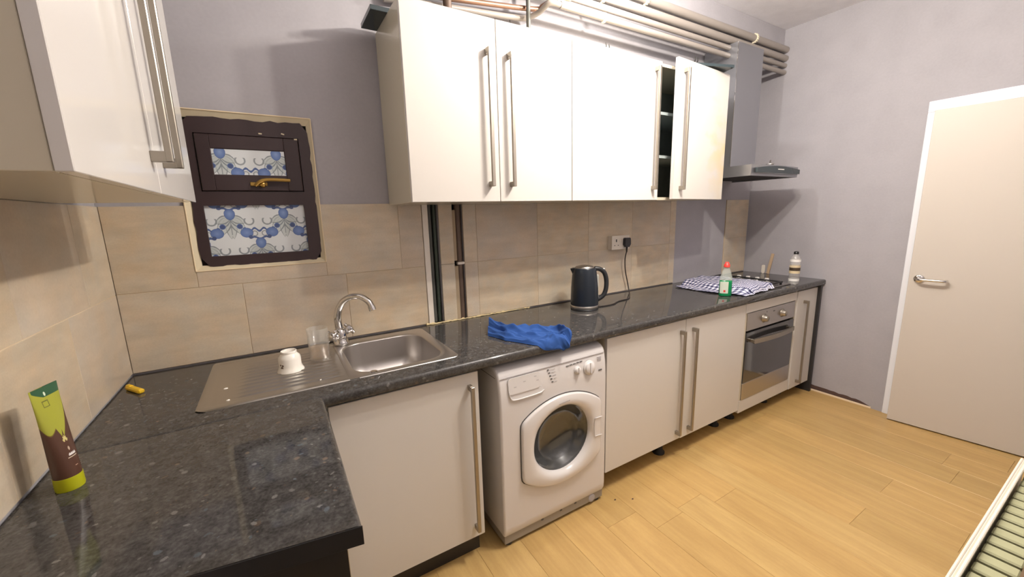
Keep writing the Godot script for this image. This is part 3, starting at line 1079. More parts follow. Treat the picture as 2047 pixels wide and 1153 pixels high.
func base_units():
	# sink unit
	var t := thing("sink_unit", Vector3(0.88, 0, 0.30), "white single-door base unit under the sink, dark plinth below", "cabinet", "base units")
	put(bx(0.600, 0.618, 0.107, 0.868, 0.02, FZ - 0.022), "side_panel", M.carcass, t)
	put(bx(1.139, 1.157, 0.107, 0.868, 0.02, FZ - 0.022), "side_panel", M.carcass, t)
	put(bx(0.618, 1.139, 0.107, 0.125, 0.02, FZ - 0.022), "bottom_panel", M.carcass, t)
	put(bx(0.600, 1.150, 0.0, 0.104, 0.525, 0.541), "plinth", M.plinth, t)
	var d := put(bx(0.604, 1.157, 0.107, 0.855, FZ - 0.020, FZ, 0.0015), "door", M.white_door, t)
	bar_handle(d, Vector3(1.117, 0.152, FZ), 0.655, Vector3(0, 0, 1), Vector3(1, 0, 0))
	# unit under the left run, its open end hidden by a black panel
	t = thing("base_unit", Vector3(0.3, 0, 0.92), "base unit of the left-hand run with a black end panel", "cabinet", "base units")
	put(bx(0.02, 0.545, 0.107, 0.868, 0.64, 1.165), "body", M.carcass, t)
	d = put(bx(0.547, 0.566, 0.107, 0.855, 0.64, 1.165, 0.0015), "door", M.white_door, t)
	bar_handle(d, Vector3(0.566, 0.19, 0.72), 0.62, Vector3(1, 0, 0), Vector3(0, 0, -1))
	var st := S()
	prism(st, [Vector2(0.004, 1.150), Vector2(0.566, 1.215), Vector2(0.566, 1.200), Vector2(0.004, 1.135)], "y", 0.0, 0.869)
	put(st, "end_panel", M.black, t)
	put(bx(0.02, 0.53, 0.0, 0.104, 0.66, 1.12), "plinth", M.plinth, t)
	# double unit beside the washing machine
	t = thing("base_unit", Vector3(2.48, 0, 0.30), "white double-door base unit beside the washing machine, on black legs", "cabinet", "base units")
	carcass(t, 1.866, 3.090, 0.115, 0.868, 0.02, FZ - 0.022, [])
	d = put(bx(1.866, 2.4765, 0.117, 0.855, FZ - 0.020, FZ, 0.0015), "door", M.white_door, t)
	bar_handle(d, Vector3(2.433, 0.158, FZ), 0.64, Vector3(0, 0, 1), Vector3(1, 0, 0))
	d = put(bx(2.4795, 3.090, 0.113, 0.855, FZ - 0.020, FZ, 0.0015), "door", M.white_door, t)
	bar_handle(d, Vector3(2.543, 0.156, FZ), 0.64, Vector3(0, 0, 1), Vector3(1, 0, 0))
	for p in [[2.40, 0.50], [2.975, 0.49], [1.95, 0.12], [2.975, 0.12]]: leg(t, p[0], p[1])
	# oven housing
	t = thing("oven_housing", Vector3(3.43, 0, 0.30), "white oven housing unit with rails above and below the oven", "cabinet", "base units")
	put(bx(3.095, 3.111, 0.090, 0.868, 0.02, FZ - 0.003), "side_panel", M.carcass, t)
	put(bx(3.742, 3.758, 0.090, 0.868, 0.02, FZ - 0.003), "side_panel", M.carcass, t)
	put(bx(3.111, 3.742, 0.090, 0.106, 0.02, FZ - 0.022), "bottom_panel", M.carcass, t)
	put(bx(3.094, 3.759, 0.792, 0.855, FZ - 0.020, FZ, 0.0015), "rail", M.white_door, t)
	put(bx(3.094, 3.759, 0.090, 0.178, FZ - 0.020, FZ, 0.0015), "rail", M.white_door, t)
	for p in [[3.16, 0.49], [3.60, 0.49], [3.70, 0.47]]: leg(t, p[0], p[1], 0.09)
	# narrow unit and end panel
	t = thing("narrow_unit", Vector3(3.92, 0, 0.30), "narrow white base unit between the oven and the grey wall", "cabinet", "base units")
	put(bx(3.768, 4.062, 0.090, 0.868, 0.02, FZ - 0.022), "body", M.carcass, t)
	d = put(bx(3.765, 4.066, 0.090, 0.855, FZ - 0.020, FZ + 0.004, 0.0015), "door", M.white_door, t)
	bar_handle(d, Vector3(3.862, 0.128, FZ + 0.004), 0.65, Vector3(0, 0, 1), Vector3(1, 0, 0))
	leg(t, 3.85, 0.47, 0.09)
	lone(bx(4.070, 4.096, 0.0, 0.871, 0.01, 0.612, 0.001), "end_panel", M.end_panel, Vector3(4.083, 0, 0.31), "dark charcoal end panel against the grey right wall", "panel")

func leg(t: Node, x: float, z: float, h := 0.115):
	var st := S()
	lathe(st, [Vector2(0.0, 0.0), Vector2(0.036, 0.0), Vector2(0.036, 0.0), Vector2(0.036, 0.010), Vector2(0.024, 0.018), Vector2(0.022, h - 0.02), Vector2(0.034, h - 0.012), Vector2(0.034, h), Vector2(0.034, h), Vector2(0.0, h)], at(Vector3(x, 0, z)), 18)
	put(st, "leg", M.black_matt, t)

func worktop_profile(z0: float, z1: float) -> Array:
	var r := 0.013
	var b := H - 0.038
	var o := [Vector2(z0, b), Vector2(z0, H)]
	var top := arc(Vector2(z1 - r, H - r), r, 90, 0, 6)
	o.append_array(top)
	o.append_array(arc(Vector2(z1 - 0.008, b + 0.008), 0.008, 0, -90, 4))
	return o

func worktops():
	# long run, cut out for the bowl of the sink
	var st := S()
	prism(st, worktop_profile(0.0, WZ), "x", 0.0, 0.700)
	prism(st, worktop_profile(0.0, WZ), "x", 1.078, W - 0.001)
	prism(st, worktop_profile(0.508, WZ), "x", 0.700, 1.078)
	box(st, Vector3(0.700, H - 0.038, 0.0), Vector3(1.078, H, 0.095))
	lone(st, "worktop", M.worktop, Vector3(2.05, H - 0.038, 0.31), "long charcoal speckled worktop along the tiled back wall", "worktop", "worktops")
	# left-hand run; its end is cut at a slight angle
	st = S()
	var b := H - 0.038
	var prof := [Vector2(0.001, b), Vector2(0.001, H)]
	prof.append_array(arc(Vector2(0.593 - 0.012, H - 0.012), 0.012, 90, 0, 6))
	prof.append_array(arc(Vector2(0.593 - 0.008, b + 0.008), 0.008, 0, -90, 4))
	var n := prof.size()
	for i in n:
		var p: Vector2 = prof[i]
		var q: Vector2 = prof[(i + 1) % n]
		var z0p := WZ + 0.0022 - 0.055 * (1.0 - p.x / 0.593) * 0.0
		var ep := 1.165 + 0.155 * p.x
		var eq := 1.165 + 0.155 * q.x
		quad(st, Vector3(p.x, p.y, z0p), Vector3(q.x, q.y, z0p), Vector3(q.x, q.y, eq), Vector3(p.x, p.y, ep))
	var ix := Geometry2D.triangulate_polygon(PackedVector2Array(prof))
	for k in range(0, ix.size(), 3):
		for e in 2:
			var v := []
			for m in 3:
				var p: Vector2 = prof[ix[k + m]]
				v.append(Vector3(p.x, p.y, WZ + 0.0022 if e == 0 else 1.165 + 0.155 * p.x))
			tri(st, v[0], v[1], v[2])
	var o := lone(st, "worktop", M.worktop, Vector3(0.3, H - 0.038, 0.92), "short charcoal speckled worktop on the left under the lime tube", "worktop", "worktops")
	st = S()
	var p0 := Vector3(0.0, 0, 1.1655)
	var dir := Vector3(0.593, 0, 0.0919).normalized()
	var xf := Transform3D(Basis(dir, Vector3.UP, dir.cross(Vector3.UP)), p0)
	box(st, Vector3(0.002, H - 0.039, 0.0), Vector3(0.600, H - 0.0005, 0.003), 0.0005, xf)
	put(st, "end_strip", M.black, o).set_meta("label", "black edging strip on the cut end")

func sink_and_tap():
	var t := thing("sink", Vector3(0.68, H, 0.285), "stainless steel sink with ribbed drainer and one bowl", "sink")
	var x0 := 0.250
	var xm := 0.690
	var x1 := 1.110
	var z0 := 0.040
	var z1 := 0.532
	var y := H + 0.0045
	# drainer: low ribs along x, border raised
	var st := S()
	sheet(st, 44, 150, func(u: float, v: float):
		var z := lerpf(z0, z1, v)
		var r := 0.03
		var inset := 0.0
		if z < z0 + r: inset = r - sqrt(maxf(0.0, r * r - pow(z0 + r - z, 2)))
		elif z > z1 - r: inset = r - sqrt(maxf(0.0, r * r - pow(z - z1 + r, 2)))
		var x := lerpf(x0 + inset, xm, u)
		var e := minf(minf(x - x0, z - z0), z1 - z)
		var yy := y
		if e < 0.004: yy = lerpf(H + 0.0004, y, e / 0.004)
		var inner := smoothstep(0.025, 0.032, e) 
		yy -= 0.0028 * inner
		var rib := smoothstep(0.06, 0.10, x - x0 - 0.03) * (1.0 - smoothstep(0.655, 0.675, x)) * smoothstep(0.10, 0.105, z) * (1.0 - smoothstep(0.475, 0.48, z))
		var ph := fposmod((z - 0.10) / 0.034, 1.0)
		yy += 0.0035 * rib * smoothstep(0.52, 0.68, ph) * (1.0 - smoothstep(0.82, 0.98, ph))
		return Vector3(x, yy, z))
	put(st, "drainer", M.steel, t)
	# surround and bowl, one loft of rounded rectangles
	st = S()
	var loops := []
	var add := func(xa: float, xb: float, za: float, zb: float, r: float, h: float): 
		var lp := []
		for p in rrect(xa, xb, za, zb, r, 10): lp.append(Vector3(p.x, h, p.y))
		loops.append(lp)
	add.call(xm - 0.0, x1, z0, z1, 0.030, H + 0.0004)
	add.call(xm + 0.0, x1 - 0.004, z0 + 0.004, z1 - 0.004, 0.029, y)
	add.call(0.700, 1.082, 0.088, 0.508, 0.085, y)
	add.call(0.704, 1.078, 0.092, 0.504, 0.085, y - 0.003)
	add.call(0.712, 1.070, 0.100, 0.496, 0.085, y - 0.003)
	add.call(0.717, 1.065, 0.105, 0.491, 0.083, y - 0.008)
	add.call(0.722, 1.060, 0.110, 0.486, 0.080, y - 0.10)
	add.call(0.732, 1.050, 0.120, 0.476, 0.075, y - 0.145)
	add.call(0.760, 1.022, 0.148, 0.448, 0.060, y - 0.158)
	add.call(0.86, 0.92, 0.27, 0.33, 0.029, y - 0.162)
	var m: int = loops[0].size()
	var nrm := []
	for i in loops.size():
		var row := []
		for k in m:
			var a: Vector3 = loops[i][(k + 1) % m] - loops[i][(k + m - 1) % m]
			var b: Vector3 = loops[min(i + 1, loops.size() - 1)][k] - loops[max(i - 1, 0)][k]
			row.append(b.cross(a).normalized())
		nrm.append(row)
	for i in loops.size() - 1:
		for k in m:
			var j := (k + 1) % m
			quadn(st, [loops[i][j], loops[i][k], loops[i + 1][k], loops[i + 1][j]], [nrm[i][j], nrm[i][k], nrm[i + 1][k], nrm[i + 1][j]], [Vector2.ZERO, Vector2.ZERO, Vector2.ZERO, Vector2.ZERO])
	var bowl := put(st, "bowl", M.steel_brush, t)
	# corner infill between drainer edge and the rounded loop
	st = S()
	box(st, Vector3(xm - 0.001, H, z0 + 0.03), Vector3(xm + 0.006, y - 0.0002, z1 - 0.03))
	box(st, Vector3(xm - 0.001, H, z0), Vector3(xm + 0.031, y - 0.0002, z0 + 0.03))
	box(st, Vector3(xm - 0.001, H, z1 - 0.03), Vector3(xm + 0.031, y - 0.0002, z1))
	put(st, "bridge", M.steel, t)
	st = S()
	lathe(st, [Vector2(0.0, 0.0), Vector2(0.026, 0.001), Vector2(0.034, 0.003), Vector2(0.036, 0.0)], at(Vector3(0.89, y - 0.162, 0.30)), 24)
	put(st, "waste", M.chrome, bowl)
	st = S()
	lathe(st, [Vector2(0.0, 0.0022), Vector2(0.012, 0.002), Vector2(0.015, 0.0)], at(Vector3(0.775, y, 0.505)), 20)
	put(st, "blanking_cap", M.chrome, t)
	# crumbs and drips on the drainer
	var i := 0
	for p in [Vector3(0.315, y, 0.36), Vector3(0.33, y, 0.475), Vector3(0.60, y, 0.47)]:
		st = S()
		lathe(st, [Vector2(0.0, 0.003), Vector2(0.006 - 0.0012 * i, 0.002), Vector2(0.007 - 0.0015 * i, 0.0)], at(p - Vector3(0, 0.0028, 0)), 10, 1.0, 0.6)
		lone(st, "soap_crumb", M.ceramic, p, ["white crumb on the flat end of the drainer, the largest", "white crumb at the front rim of the drainer's flat end", "tiny white crumb on the ribs near the bowl"][i], "crumb", "crumbs on the drainer")
		i += 1
	# mixer tap
	var tp := thing("mixer_tap", Vector3(0.724, y, 0.080), "chrome swan-neck mixer tap with two cross-head taps behind the sink", "tap")
	st = S()
	lathe(st, [Vector2(0.0, 0.0), Vector2(0.034, 0.0), Vector2(0.036, 0.006), Vector2(0.031, 0.014), Vector2(0.027, 0.030), Vector2(0.029, 0.052), Vector2(0.023, 0.066), Vector2(0.019, 0.074), Vector2(0.0, 0.074)], at(Vector3(0.724, y, 0.080)), 28)
	put(st, "body", M.chrome, tp)
	st = S()
	var b0 := Vector3(0.724, y, 0.080)
	var dn := Vector3(0.78, 0, 0.62).normalized()
	var pth := [b0 + Vector3(0, 0.065, 0), b0 + Vector3(-0.004, 0.12, 0), b0 + Vector3(0.0, 0.165, 0) + dn * 0.008, b0 + Vector3(0, 0.20, 0) + dn * 0.035, b0 + Vector3(0, 0.219, 0) + dn * 0.075, b0 + Vector3(0, 0.218, 0) + dn * 0.115, b0 + Vector3(0, 0.198, 0) + dn * 0.148, b0 + Vector3(0, 0.176, 0) + dn * 0.160]
	var sp := spline(pth, 7)
	var tr := []
	for q in sp.size(): tr.append(lerpf(0.0175, 0.0135, smoothstep(0.0, 0.6, float(q) / sp.size())))
	tube(st, sp, tr, 20)
	tube(st, [sp[-1], sp[-1] - Vector3(-dn.x * 0.006, 0.018, -dn.z * 0.006)], 0.0158, 20)
	put(st, "spout", M.chrome, tp)
	for s in [[Vector3(-0.72, 0.30, 0.62), 0.046], [Vector3(0.80, 0.58, -0.12), 0.044]]:
		st = S()
		var dv: Vector3 = s[0].normalized()
		var c: Vector3 = b0 + Vector3(0, 0.034, 0)
		lathe(st, [Vector2(0.013, 0.012), Vector2(0.014, 0.034), Vector2(0.010, 0.036), Vector2(0.018, s[1]), Vector2(0.020, s[1] + 0.014), Vector2(0.016, s[1] + 0.02), Vector2(0.0, s[1] + 0.021)], facing(c, dv), 20)
		var f := facing(c, dv)
		for k in 4:
			var a := TAU * k / 4 + 0.4
			var q: Vector3 = c + dv * (s[1] + 0.008)
			var rd: Vector3 = f.basis.x * cos(a) + f.basis.z * sin(a)
			tube(st, [q + rd * 0.012, q + rd * 0.029], [0.0088, 0.0072], 10)
		put(st, "tap_head", M.chrome, tp)

func washing_machine():
	var x0 := 1.236
	var x1 := 1.832
	var t := thing("washing_machine", Vector3(1.534, 0, 0.33), "white front-loading washing machine under the speckled worktop", "washing machine")
	var yb := 0.058
	# body: side profile swept across
	var st := S()
	var pr := [Vector2(0.06, yb), Vector2(0.06, 0.845), Vector2(0.545, 0.845)]
	pr.append_array([Vector2(0.565, 0.843), Vector2(0.585, 0.836), Vector2(0.600, 0.824), Vector2(0.608, 0.808)])
	pr.append_array([Vector2(0.616, 0.765), Vector2(0.620, 0.72), Vector2(0.622, 0.668), Vector2(0.622, 0.10)])
	pr.append_array([Vector2(0.620, 0.075), Vector2(0.612, yb)])
	prism(st, pr, "x", x0 + 0.010, x1 - 0.010, false, Vector2(0.622, 0.384))
	# front sheet with the round opening
	var oc := Vector3(1.560, 0.441, 0.622)
	var ring0 := []
	var ring1 := []
	for k in 96:
		var a := TAU * k / 96
		var d := Vector2(cos(a), sin(a))
		var tx := ((x1 - 0.010 - oc.x) if d.x > 0 else (oc.x - x0 - 0.010)) / maxf(absf(d.x), 1e-5)
		var ty := ((0.668 - oc.y) if d.y > 0 else (oc.y - 0.10)) / maxf(absf(d.y), 1e-5)
		ring0.append(oc + Vector3(d.x, d.y, 0) * minf(tx, ty))
		ring1.append(oc + Vector3(d.x, d.y, 0) * 0.163)
	for k in 96: quad(st, ring1[k], ring0[k], ring0[(k + 1) % 96], ring1[(k + 1) % 96])
	for c in [Vector2(x0 + 0.010, 0.10), Vector2(x1 - 0.010, 0.10), Vector2(x0 + 0.010, 0.668), Vector2(x1 - 0.010, 0.668)]:
		var best := 0
		for k in 96:
			if Vector2(ring0[k].x, ring0[k].y).distance_to(c) < Vector2(ring0[best].x, ring0[best].y).distance_to(c): best = k
		for q in [best - 1, best]:
			var p0: Vector3 = ring0[posmod(q, 96)]
			var p1: Vector3 = ring0[posmod(q + 1, 96)]
			if absf(p0.x - p1.x) > 1e-5 and absf(p0.y - p1.y) > 1e-5: tri(st, p0, Vector3(c.x, c.y, 0.622), p1)
	# rounded ends
	for e in [[x0, x0 + 0.010, -1.0], [x1, x1 - 0.010, 1.0]]:
		var n := pr.size()
		var cen := Vector2(0.34, 0.45)
		var rings := []
		for k in 5:
			var a := deg_to_rad(90.0 * k / 4)
			var ins := 0.010 * (1.0 - cos(a))
			var row := []
			for p in pr: row.append(Vector3(e[1] + e[2] * 0.010 * sin(a), p.y - signf(p.y - cen.y) * ins, p.x - signf(p.x - cen.x) * ins))
			rings.append(row)
		for k in 4:
			for i in n:
				var j := (i + 1) % n
				if e[2] > 0: quad(st, rings[k][i], rings[k + 1][i], rings[k + 1][j], rings[k][j])
				else: quad(st, rings[k][i], rings[k][j], rings[k + 1][j], rings[k + 1][i])
		var ix := Geometry2D.triangulate_polygon(PackedVector2Array(pr))
		for k in range(0, ix.size(), 3): tri(st, rings[4][ix[k]], rings[4][ix[k + 1]], rings[4][ix[k + 2]])
	put(st, "body", M.appliance, t)
	# side seam
	put(bx(x0 - 0.0006, x0 + 0.001, 0.799, 0.8015, 0.10, 0.585), "seam", M.mark, t)
	# grey kick strip, feet and the pump filter
	var kick := put(bx(x0 + 0.006, x1 - 0.006, 0.016, yb, 0.08, 0.611, 0.002), "kick_strip", M.kick, t)
	for p in [[x0 + 0.035, 0.585], [x1 - 0.035, 0.585], [x0 + 0.035, 0.12], [x1 - 0.035, 0.12]]:
		st = S()
		lathe(st, [Vector2(0.0, 0.0), Vector2(0.020, 0.0), Vector2(0.020, 0.010), Vector2(0.010, 0.012), Vector2(0.010, 0.018), Vector2(0.0, 0.018)], at(Vector3(p[0], 0, p[1])), 16)
		put(st, "foot", M.rubber_and_gap_shade, t)
	st = S()
	lathe(st, [Vector2(0.0, 0.004), Vector2(0.015, 0.004), Vector2(0.015, 0.004), Vector2(0.017, 0.002), Vector2(0.021, 0.003), Vector2(0.021, 0.0)], facing(Vector3(1.752, 0.036, 0.611), Vector3(0, 0, 1)), 24)
	put(st, "pump_filter", M.mark_soft, kick)
	for x in [1.44, 1.55, 1.64]:
		put(bx(x, x + 0.012, 0.050, yb + 0.001, 0.609, 0.613), "kick_clip", M.mark, kick)
	# fascia: a groove line, detergent drawer, indicator row, knobs
	var fx := Transform3D(Basis(Vector3.RIGHT, -deg_to_rad(6.0)), Vector3(0, 0.765, 0.6165))
	var fas := put(box_xf(Vector3(x0 + 0.010, 0.0375, -0.002), Vector3(x1 - 0.012, 0.0392, 0.0012), 0.0, fx), "fascia_line", M.mark_soft, t)
	st = S()
	# drawer front with a scooped grip below it
	var dr := rrect(1.278, 1.440, -0.038, 0.032, 0.016, 5)
	var lo := []
	for p in dr: lo.append(p)
	prism_xf(st, lo, 0.0, 0.0055, fx)
	var drawer := put(st, "detergent_drawer", M.appliance, t)
	st = S()
	prism_xf(st, rrect(1.284, 1.455, -0.064, -0.034, 0.014, 5), -0.001, 0.0012, fx)
	put(st, "drawer_grip", M.appliance, drawer)
	st = S()
	var lip := []
	for p in [Vector2(1.281, -0.032), Vector2(1.288, -0.054), Vector2(1.305, -0.064), Vector2(1.37, -0.066), Vector2(1.435, -0.064), Vector2(1.458, -0.054)]: lip.append(fx * Vector3(p.x, p.y, 0.003))
	tube(st, spline(lip, 6), 0.0032, 8)
	put(st, "drawer_lip", M.appliance_ring, drawer)
	for p in [[1.305, -0.010], [1.352, 0.004], [1.408, 0.014], [1.418, -0.006]]:
		put(box_xf(Vector3(p[0], p[1], 0.0055), Vector3(p[0] + 0.012, p[1] + 0.0035, 0.0060), 0.0, fx), "print", M.mark_soft, drawer)
	for k in 5:
		var y := 0.022 - 0.0145 * k
		var xx := 1.482 + 0.005 * k
		put(box_xf(Vector3(xx, y, -0.001), Vector3(xx + 0.009, y + 0.0055, 0.0022), 0.0008, fx), "indicator", M.mark, fas)
		put(box_xf(Vector3(xx + 0.016, y + 0.001, 0.0005), Vector3(xx + 0.042 - 0.003 * k, y + 0.003, 0.0012), 0.0, fx), "print", M.mark_soft, fas)
	for k in 5:
		put(box_xf(Vector3(1.588 + 0.020 * k, 0.017 + 0.001 * k, -0.001), Vector3(1.603 + 0.020 * k, 0.0208 + 0.001 * k, 0.0022), 0.0005, fx), "button", M.mark, fas)
	for k in 3:
		put(box_xf(Vector3(1.775, 0.004 + 0.008 * k, 0.0002), Vector3(1.800, 0.007 + 0.008 * k, 0.0015), 0.0, fx), "print", M.mark_soft, fas)
	put(box_xf(Vector3(1.780, -0.045, 0.0002), Vector3(1.800, -0.040, 0.0015), 0.0, fx), "print", M.mark, fas)
	var kn := func(x: float, y: float, r: float, called: String):
		var s := S()
		lathe(s, [Vector2(0.0, 0.014), Vector2(r * 0.72, 0.014), Vector2(r * 0.8, 0.011), Vector2(r * 0.84, 0.005), Vector2(r, 0.006), Vector2(r * 1.03, 0.0)], fx * facing(Vector3(x, y, 0), Vector3(0, 0, 1)), 32)
		box(s, Vector3(x - r * 0.12, y - r * 0.75, 0.012), Vector3(x + r * 0.12, y + r * 0.75, 0.018), 0.001, fx)
		put(s, called, M.appliance_ring, t)
	kn.call(1.650, -0.012, 0.019, "temperature_knob")
	kn.call(1.722, -0.016, 0.034, "programme_knob")
	# door: ring with flattened sides, recessed dark glass bowl
	var dc := Vector3(1.560, 0.441, 0.622)
	var K := 96
	st = S()
	var prof := [[1.0, 0.0, 0.0], [1.0, 0.0, 0.009], [0.97, 0.0, 0.014], [0.90, 0.0, 0.017], [0.55, 0.0, 0.021], [0.30, 0.0, 0.020], [0.12, 0.0, 0.012], [0.03, 0.0, 0.0], [0.0, 0.0, -0.010]]
	var ri := 0.160
	var R := []
	for i in prof.size():
		var row := []
		for k in K:
			var a := TAU * k / K
			var ro := ring_radius(a)
			var r := lerpf(ri, ro, prof[i][0])
			row.append(dc + Vector3(cos(a) * r, sin(a) * r, prof[i][2]))
		R.append(row)
	for i in prof.size() - 1:
		for k in K:
			var j := (k + 1) % K
			var P := [R[i][k], R[i][j], R[i + 1][j], R[i + 1][k]]
			var N := []
			for q in [[i, k], [i, j], [i + 1, j], [i + 1, k]]:
				var a: int = q[0]
				var du: Vector3 = R[min(a + 1, prof.size() - 1)][q[1]] - R[max(a - 1, 0)][q[1]]
				var dv: Vector3 = R[a][(q[1] + 1) % K] - R[a][(q[1] + K - 1) % K]
				N.append(dv.cross(du).normalized())
			quadn(st, P, N, [Vector2.ZERO, Vector2.ZERO, Vector2.ZERO, Vector2.ZERO])
	var dr2 := put(st, "door_ring", M.appliance_ring, t)
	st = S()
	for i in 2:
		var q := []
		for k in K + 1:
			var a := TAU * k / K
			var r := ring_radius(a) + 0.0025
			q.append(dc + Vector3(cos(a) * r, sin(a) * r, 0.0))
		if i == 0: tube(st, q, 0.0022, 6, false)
	put(st, "door_gap_shade", M.rubber_and_gap_shade, dr2)  # dark outline painting in the shadow gap between ring and body
	st = S()
	lathe(st, [Vector2(0.161, -0.008), Vector2(0.155, -0.014), Vector2(0.150, -0.018), Vector2(0.138, -0.045), Vector2(0.112, -0.070), Vector2(0.07, -0.084), Vector2(0.03, -0.090), Vector2(0.0, -0.091)], facing(dc, Vector3(0, 0, 1)), 48)
	var gl := put(st, "door_glass", M.drum, dr2)
	gl.set_meta("label", "dark glass porthole")
	# hand grip let into the right of the ring, and faint lettering at its top
	st = S()
	for y in [0.495, 0.40]:
		tube(st, [Vector3(1.742, y, 0.645), Vector3(1.786, y - 0.004, 0.643)], 0.0022, 6)
	tube(st, [Vector3(1.740, 0.40, 0.645), Vector3(1.736, 0.448, 0.645), Vector3(1.740, 0.495, 0.645)], 0.0018, 6)
	put(st, "door_grip", M.appliance_ring, dr2)
	for k in 8:
		put(bx(1.525 + 0.0075 * k, 1.530 + 0.0075 * k, 0.627 + 0.0006 * k, 0.632 + 0.0006 * k, 0.647, 0.6485), "lettering", M.mark_soft, dr2)

func ring_radius(a: float) -> float:
	# outline: two shallow arcs above and below, upright sides
	var best := 0.228 / maxf(absf(cos(a)), 1e-4)
	var d := Vector2(cos(a), absf(sin(a)))
	# circle centre (0, -0.139), radius 0.358
	var b := d.dot(Vector2(0, -0.139))
	var r := b + sqrt(b * b - (0.139 * 0.139 - 0.358 * 0.358))
	var m := minf(best, r)
	# soften the corners
	return m - 0.003 * exp(-pow((best - r) / 0.010, 2.0))

func box_xf(lo: Vector3, hi: Vector3, bev: float, xf: Transform3D) -> SurfaceTool:
	var st := S()
	box(st, lo, hi, bev, xf)
	return st

func prism_xf(st: SurfaceTool, poly: Array, z0: float, z1: float, xf: Transform3D):
	var tmp := S()
	prism(tmp, poly, "z", z0, z1)
	st.append_from(tmp.commit(), 0, xf)

func oven():
	var t := thing("oven", Vector3(3.425, 0.180, 0.30), "built-in stainless steel oven with dark mirrored door", "oven")
	var x0 := 3.114
	var x1 := 3.739
	put(bx(x0 + 0.01, x1 - 0.01, 0.184, 0.786, 0.05, FZ - 0.022), "body", M.black_matt, t)
	var cp := put(bx(x0, x1, 0.668, 0.788, FZ - 0.020, FZ + 0.002, 0.002), "control_panel", M.steel_brush, t)
	for x in [3.318, 3.560]:
		var st := S()
		lathe(st, [Vector2(0.030, 0.0), Vector2(0.030, 0.003), Vector2(0.022, 0.006), Vector2(0.020, 0.024), Vector2(0.016, 0.028), Vector2(0.0, 0.029)], facing(Vector3(x, 0.727, FZ + 0.002), Vector3(0, 0, 1)), 28)
		put(st, "knob", M.nickel, cp)
	put(bx(3.43, 3.455, 0.757, 0.763, FZ + 0.002, FZ + 0.0026), "print", M.mark, cp)
	put(bx(3.345, 3.353, 0.763, 0.771, FZ + 0.002, FZ + 0.0026), "print", M.mark, cp)
	var d := put(bx(x0, x1, 0.300, 0.655, FZ - 0.020, FZ + 0.003, 0.002), "door_glass", M.oven_glass, t)
	put(bx(x0, x1, 0.180, 0.299, FZ - 0.020, FZ + 0.003, 0.002), "door_foot", M.steel_brush, t)
	# bowed handle bar
	var st := S()
	var N := 12
	for i in N:
		var a := i / float(N)
		var b := (i + 1) / float(N)
		var fa := Vector3(lerpf(3.168, 3.695, a), 0, 0.012 + 0.030 * sin(PI * clampf(0.12 + 0.76 * a, 0, 1)))
		var fb := Vector3(lerpf(3.168, 3.695, b), 0, 0.012 + 0.030 * sin(PI * clampf(0.12 + 0.76 * b, 0, 1)))
		var za := FZ + fa.z + 0.008
		var zb := FZ + fb.z + 0.008
		quad(st, Vector3(fa.x, 0.580, za), Vector3(fb.x, 0.580, zb), Vector3(fb.x, 0.612, zb), Vector3(fa.x, 0.612, za))
		quad(st, Vector3(fa.x, 0.612, za), Vector3(fb.x, 0.612, zb), Vector3(fb.x, 0.612, zb - 0.010), Vector3(fa.x, 0.612, za - 0.010))
		quad(st, Vector3(fa.x, 0.580, za - 0.010), Vector3(fb.x, 0.580, zb - 0.010), Vector3(fb.x, 0.580, zb), Vector3(fa.x, 0.580, za))
		quad(st, Vector3(fb.x, 0.580, zb - 0.010), Vector3(fa.x, 0.580, za - 0.010), Vector3(fa.x, 0.612, za - 0.010), Vector3(fb.x, 0.612, zb - 0.010))
	for x in [3.178, 3.685]:
		box(st, Vector3(x - 0.010, 0.585, FZ + 0.002), Vector3(x + 0.010, 0.607, FZ + 0.030), 0.002)
	put(st, "handle", M.nickel, t)

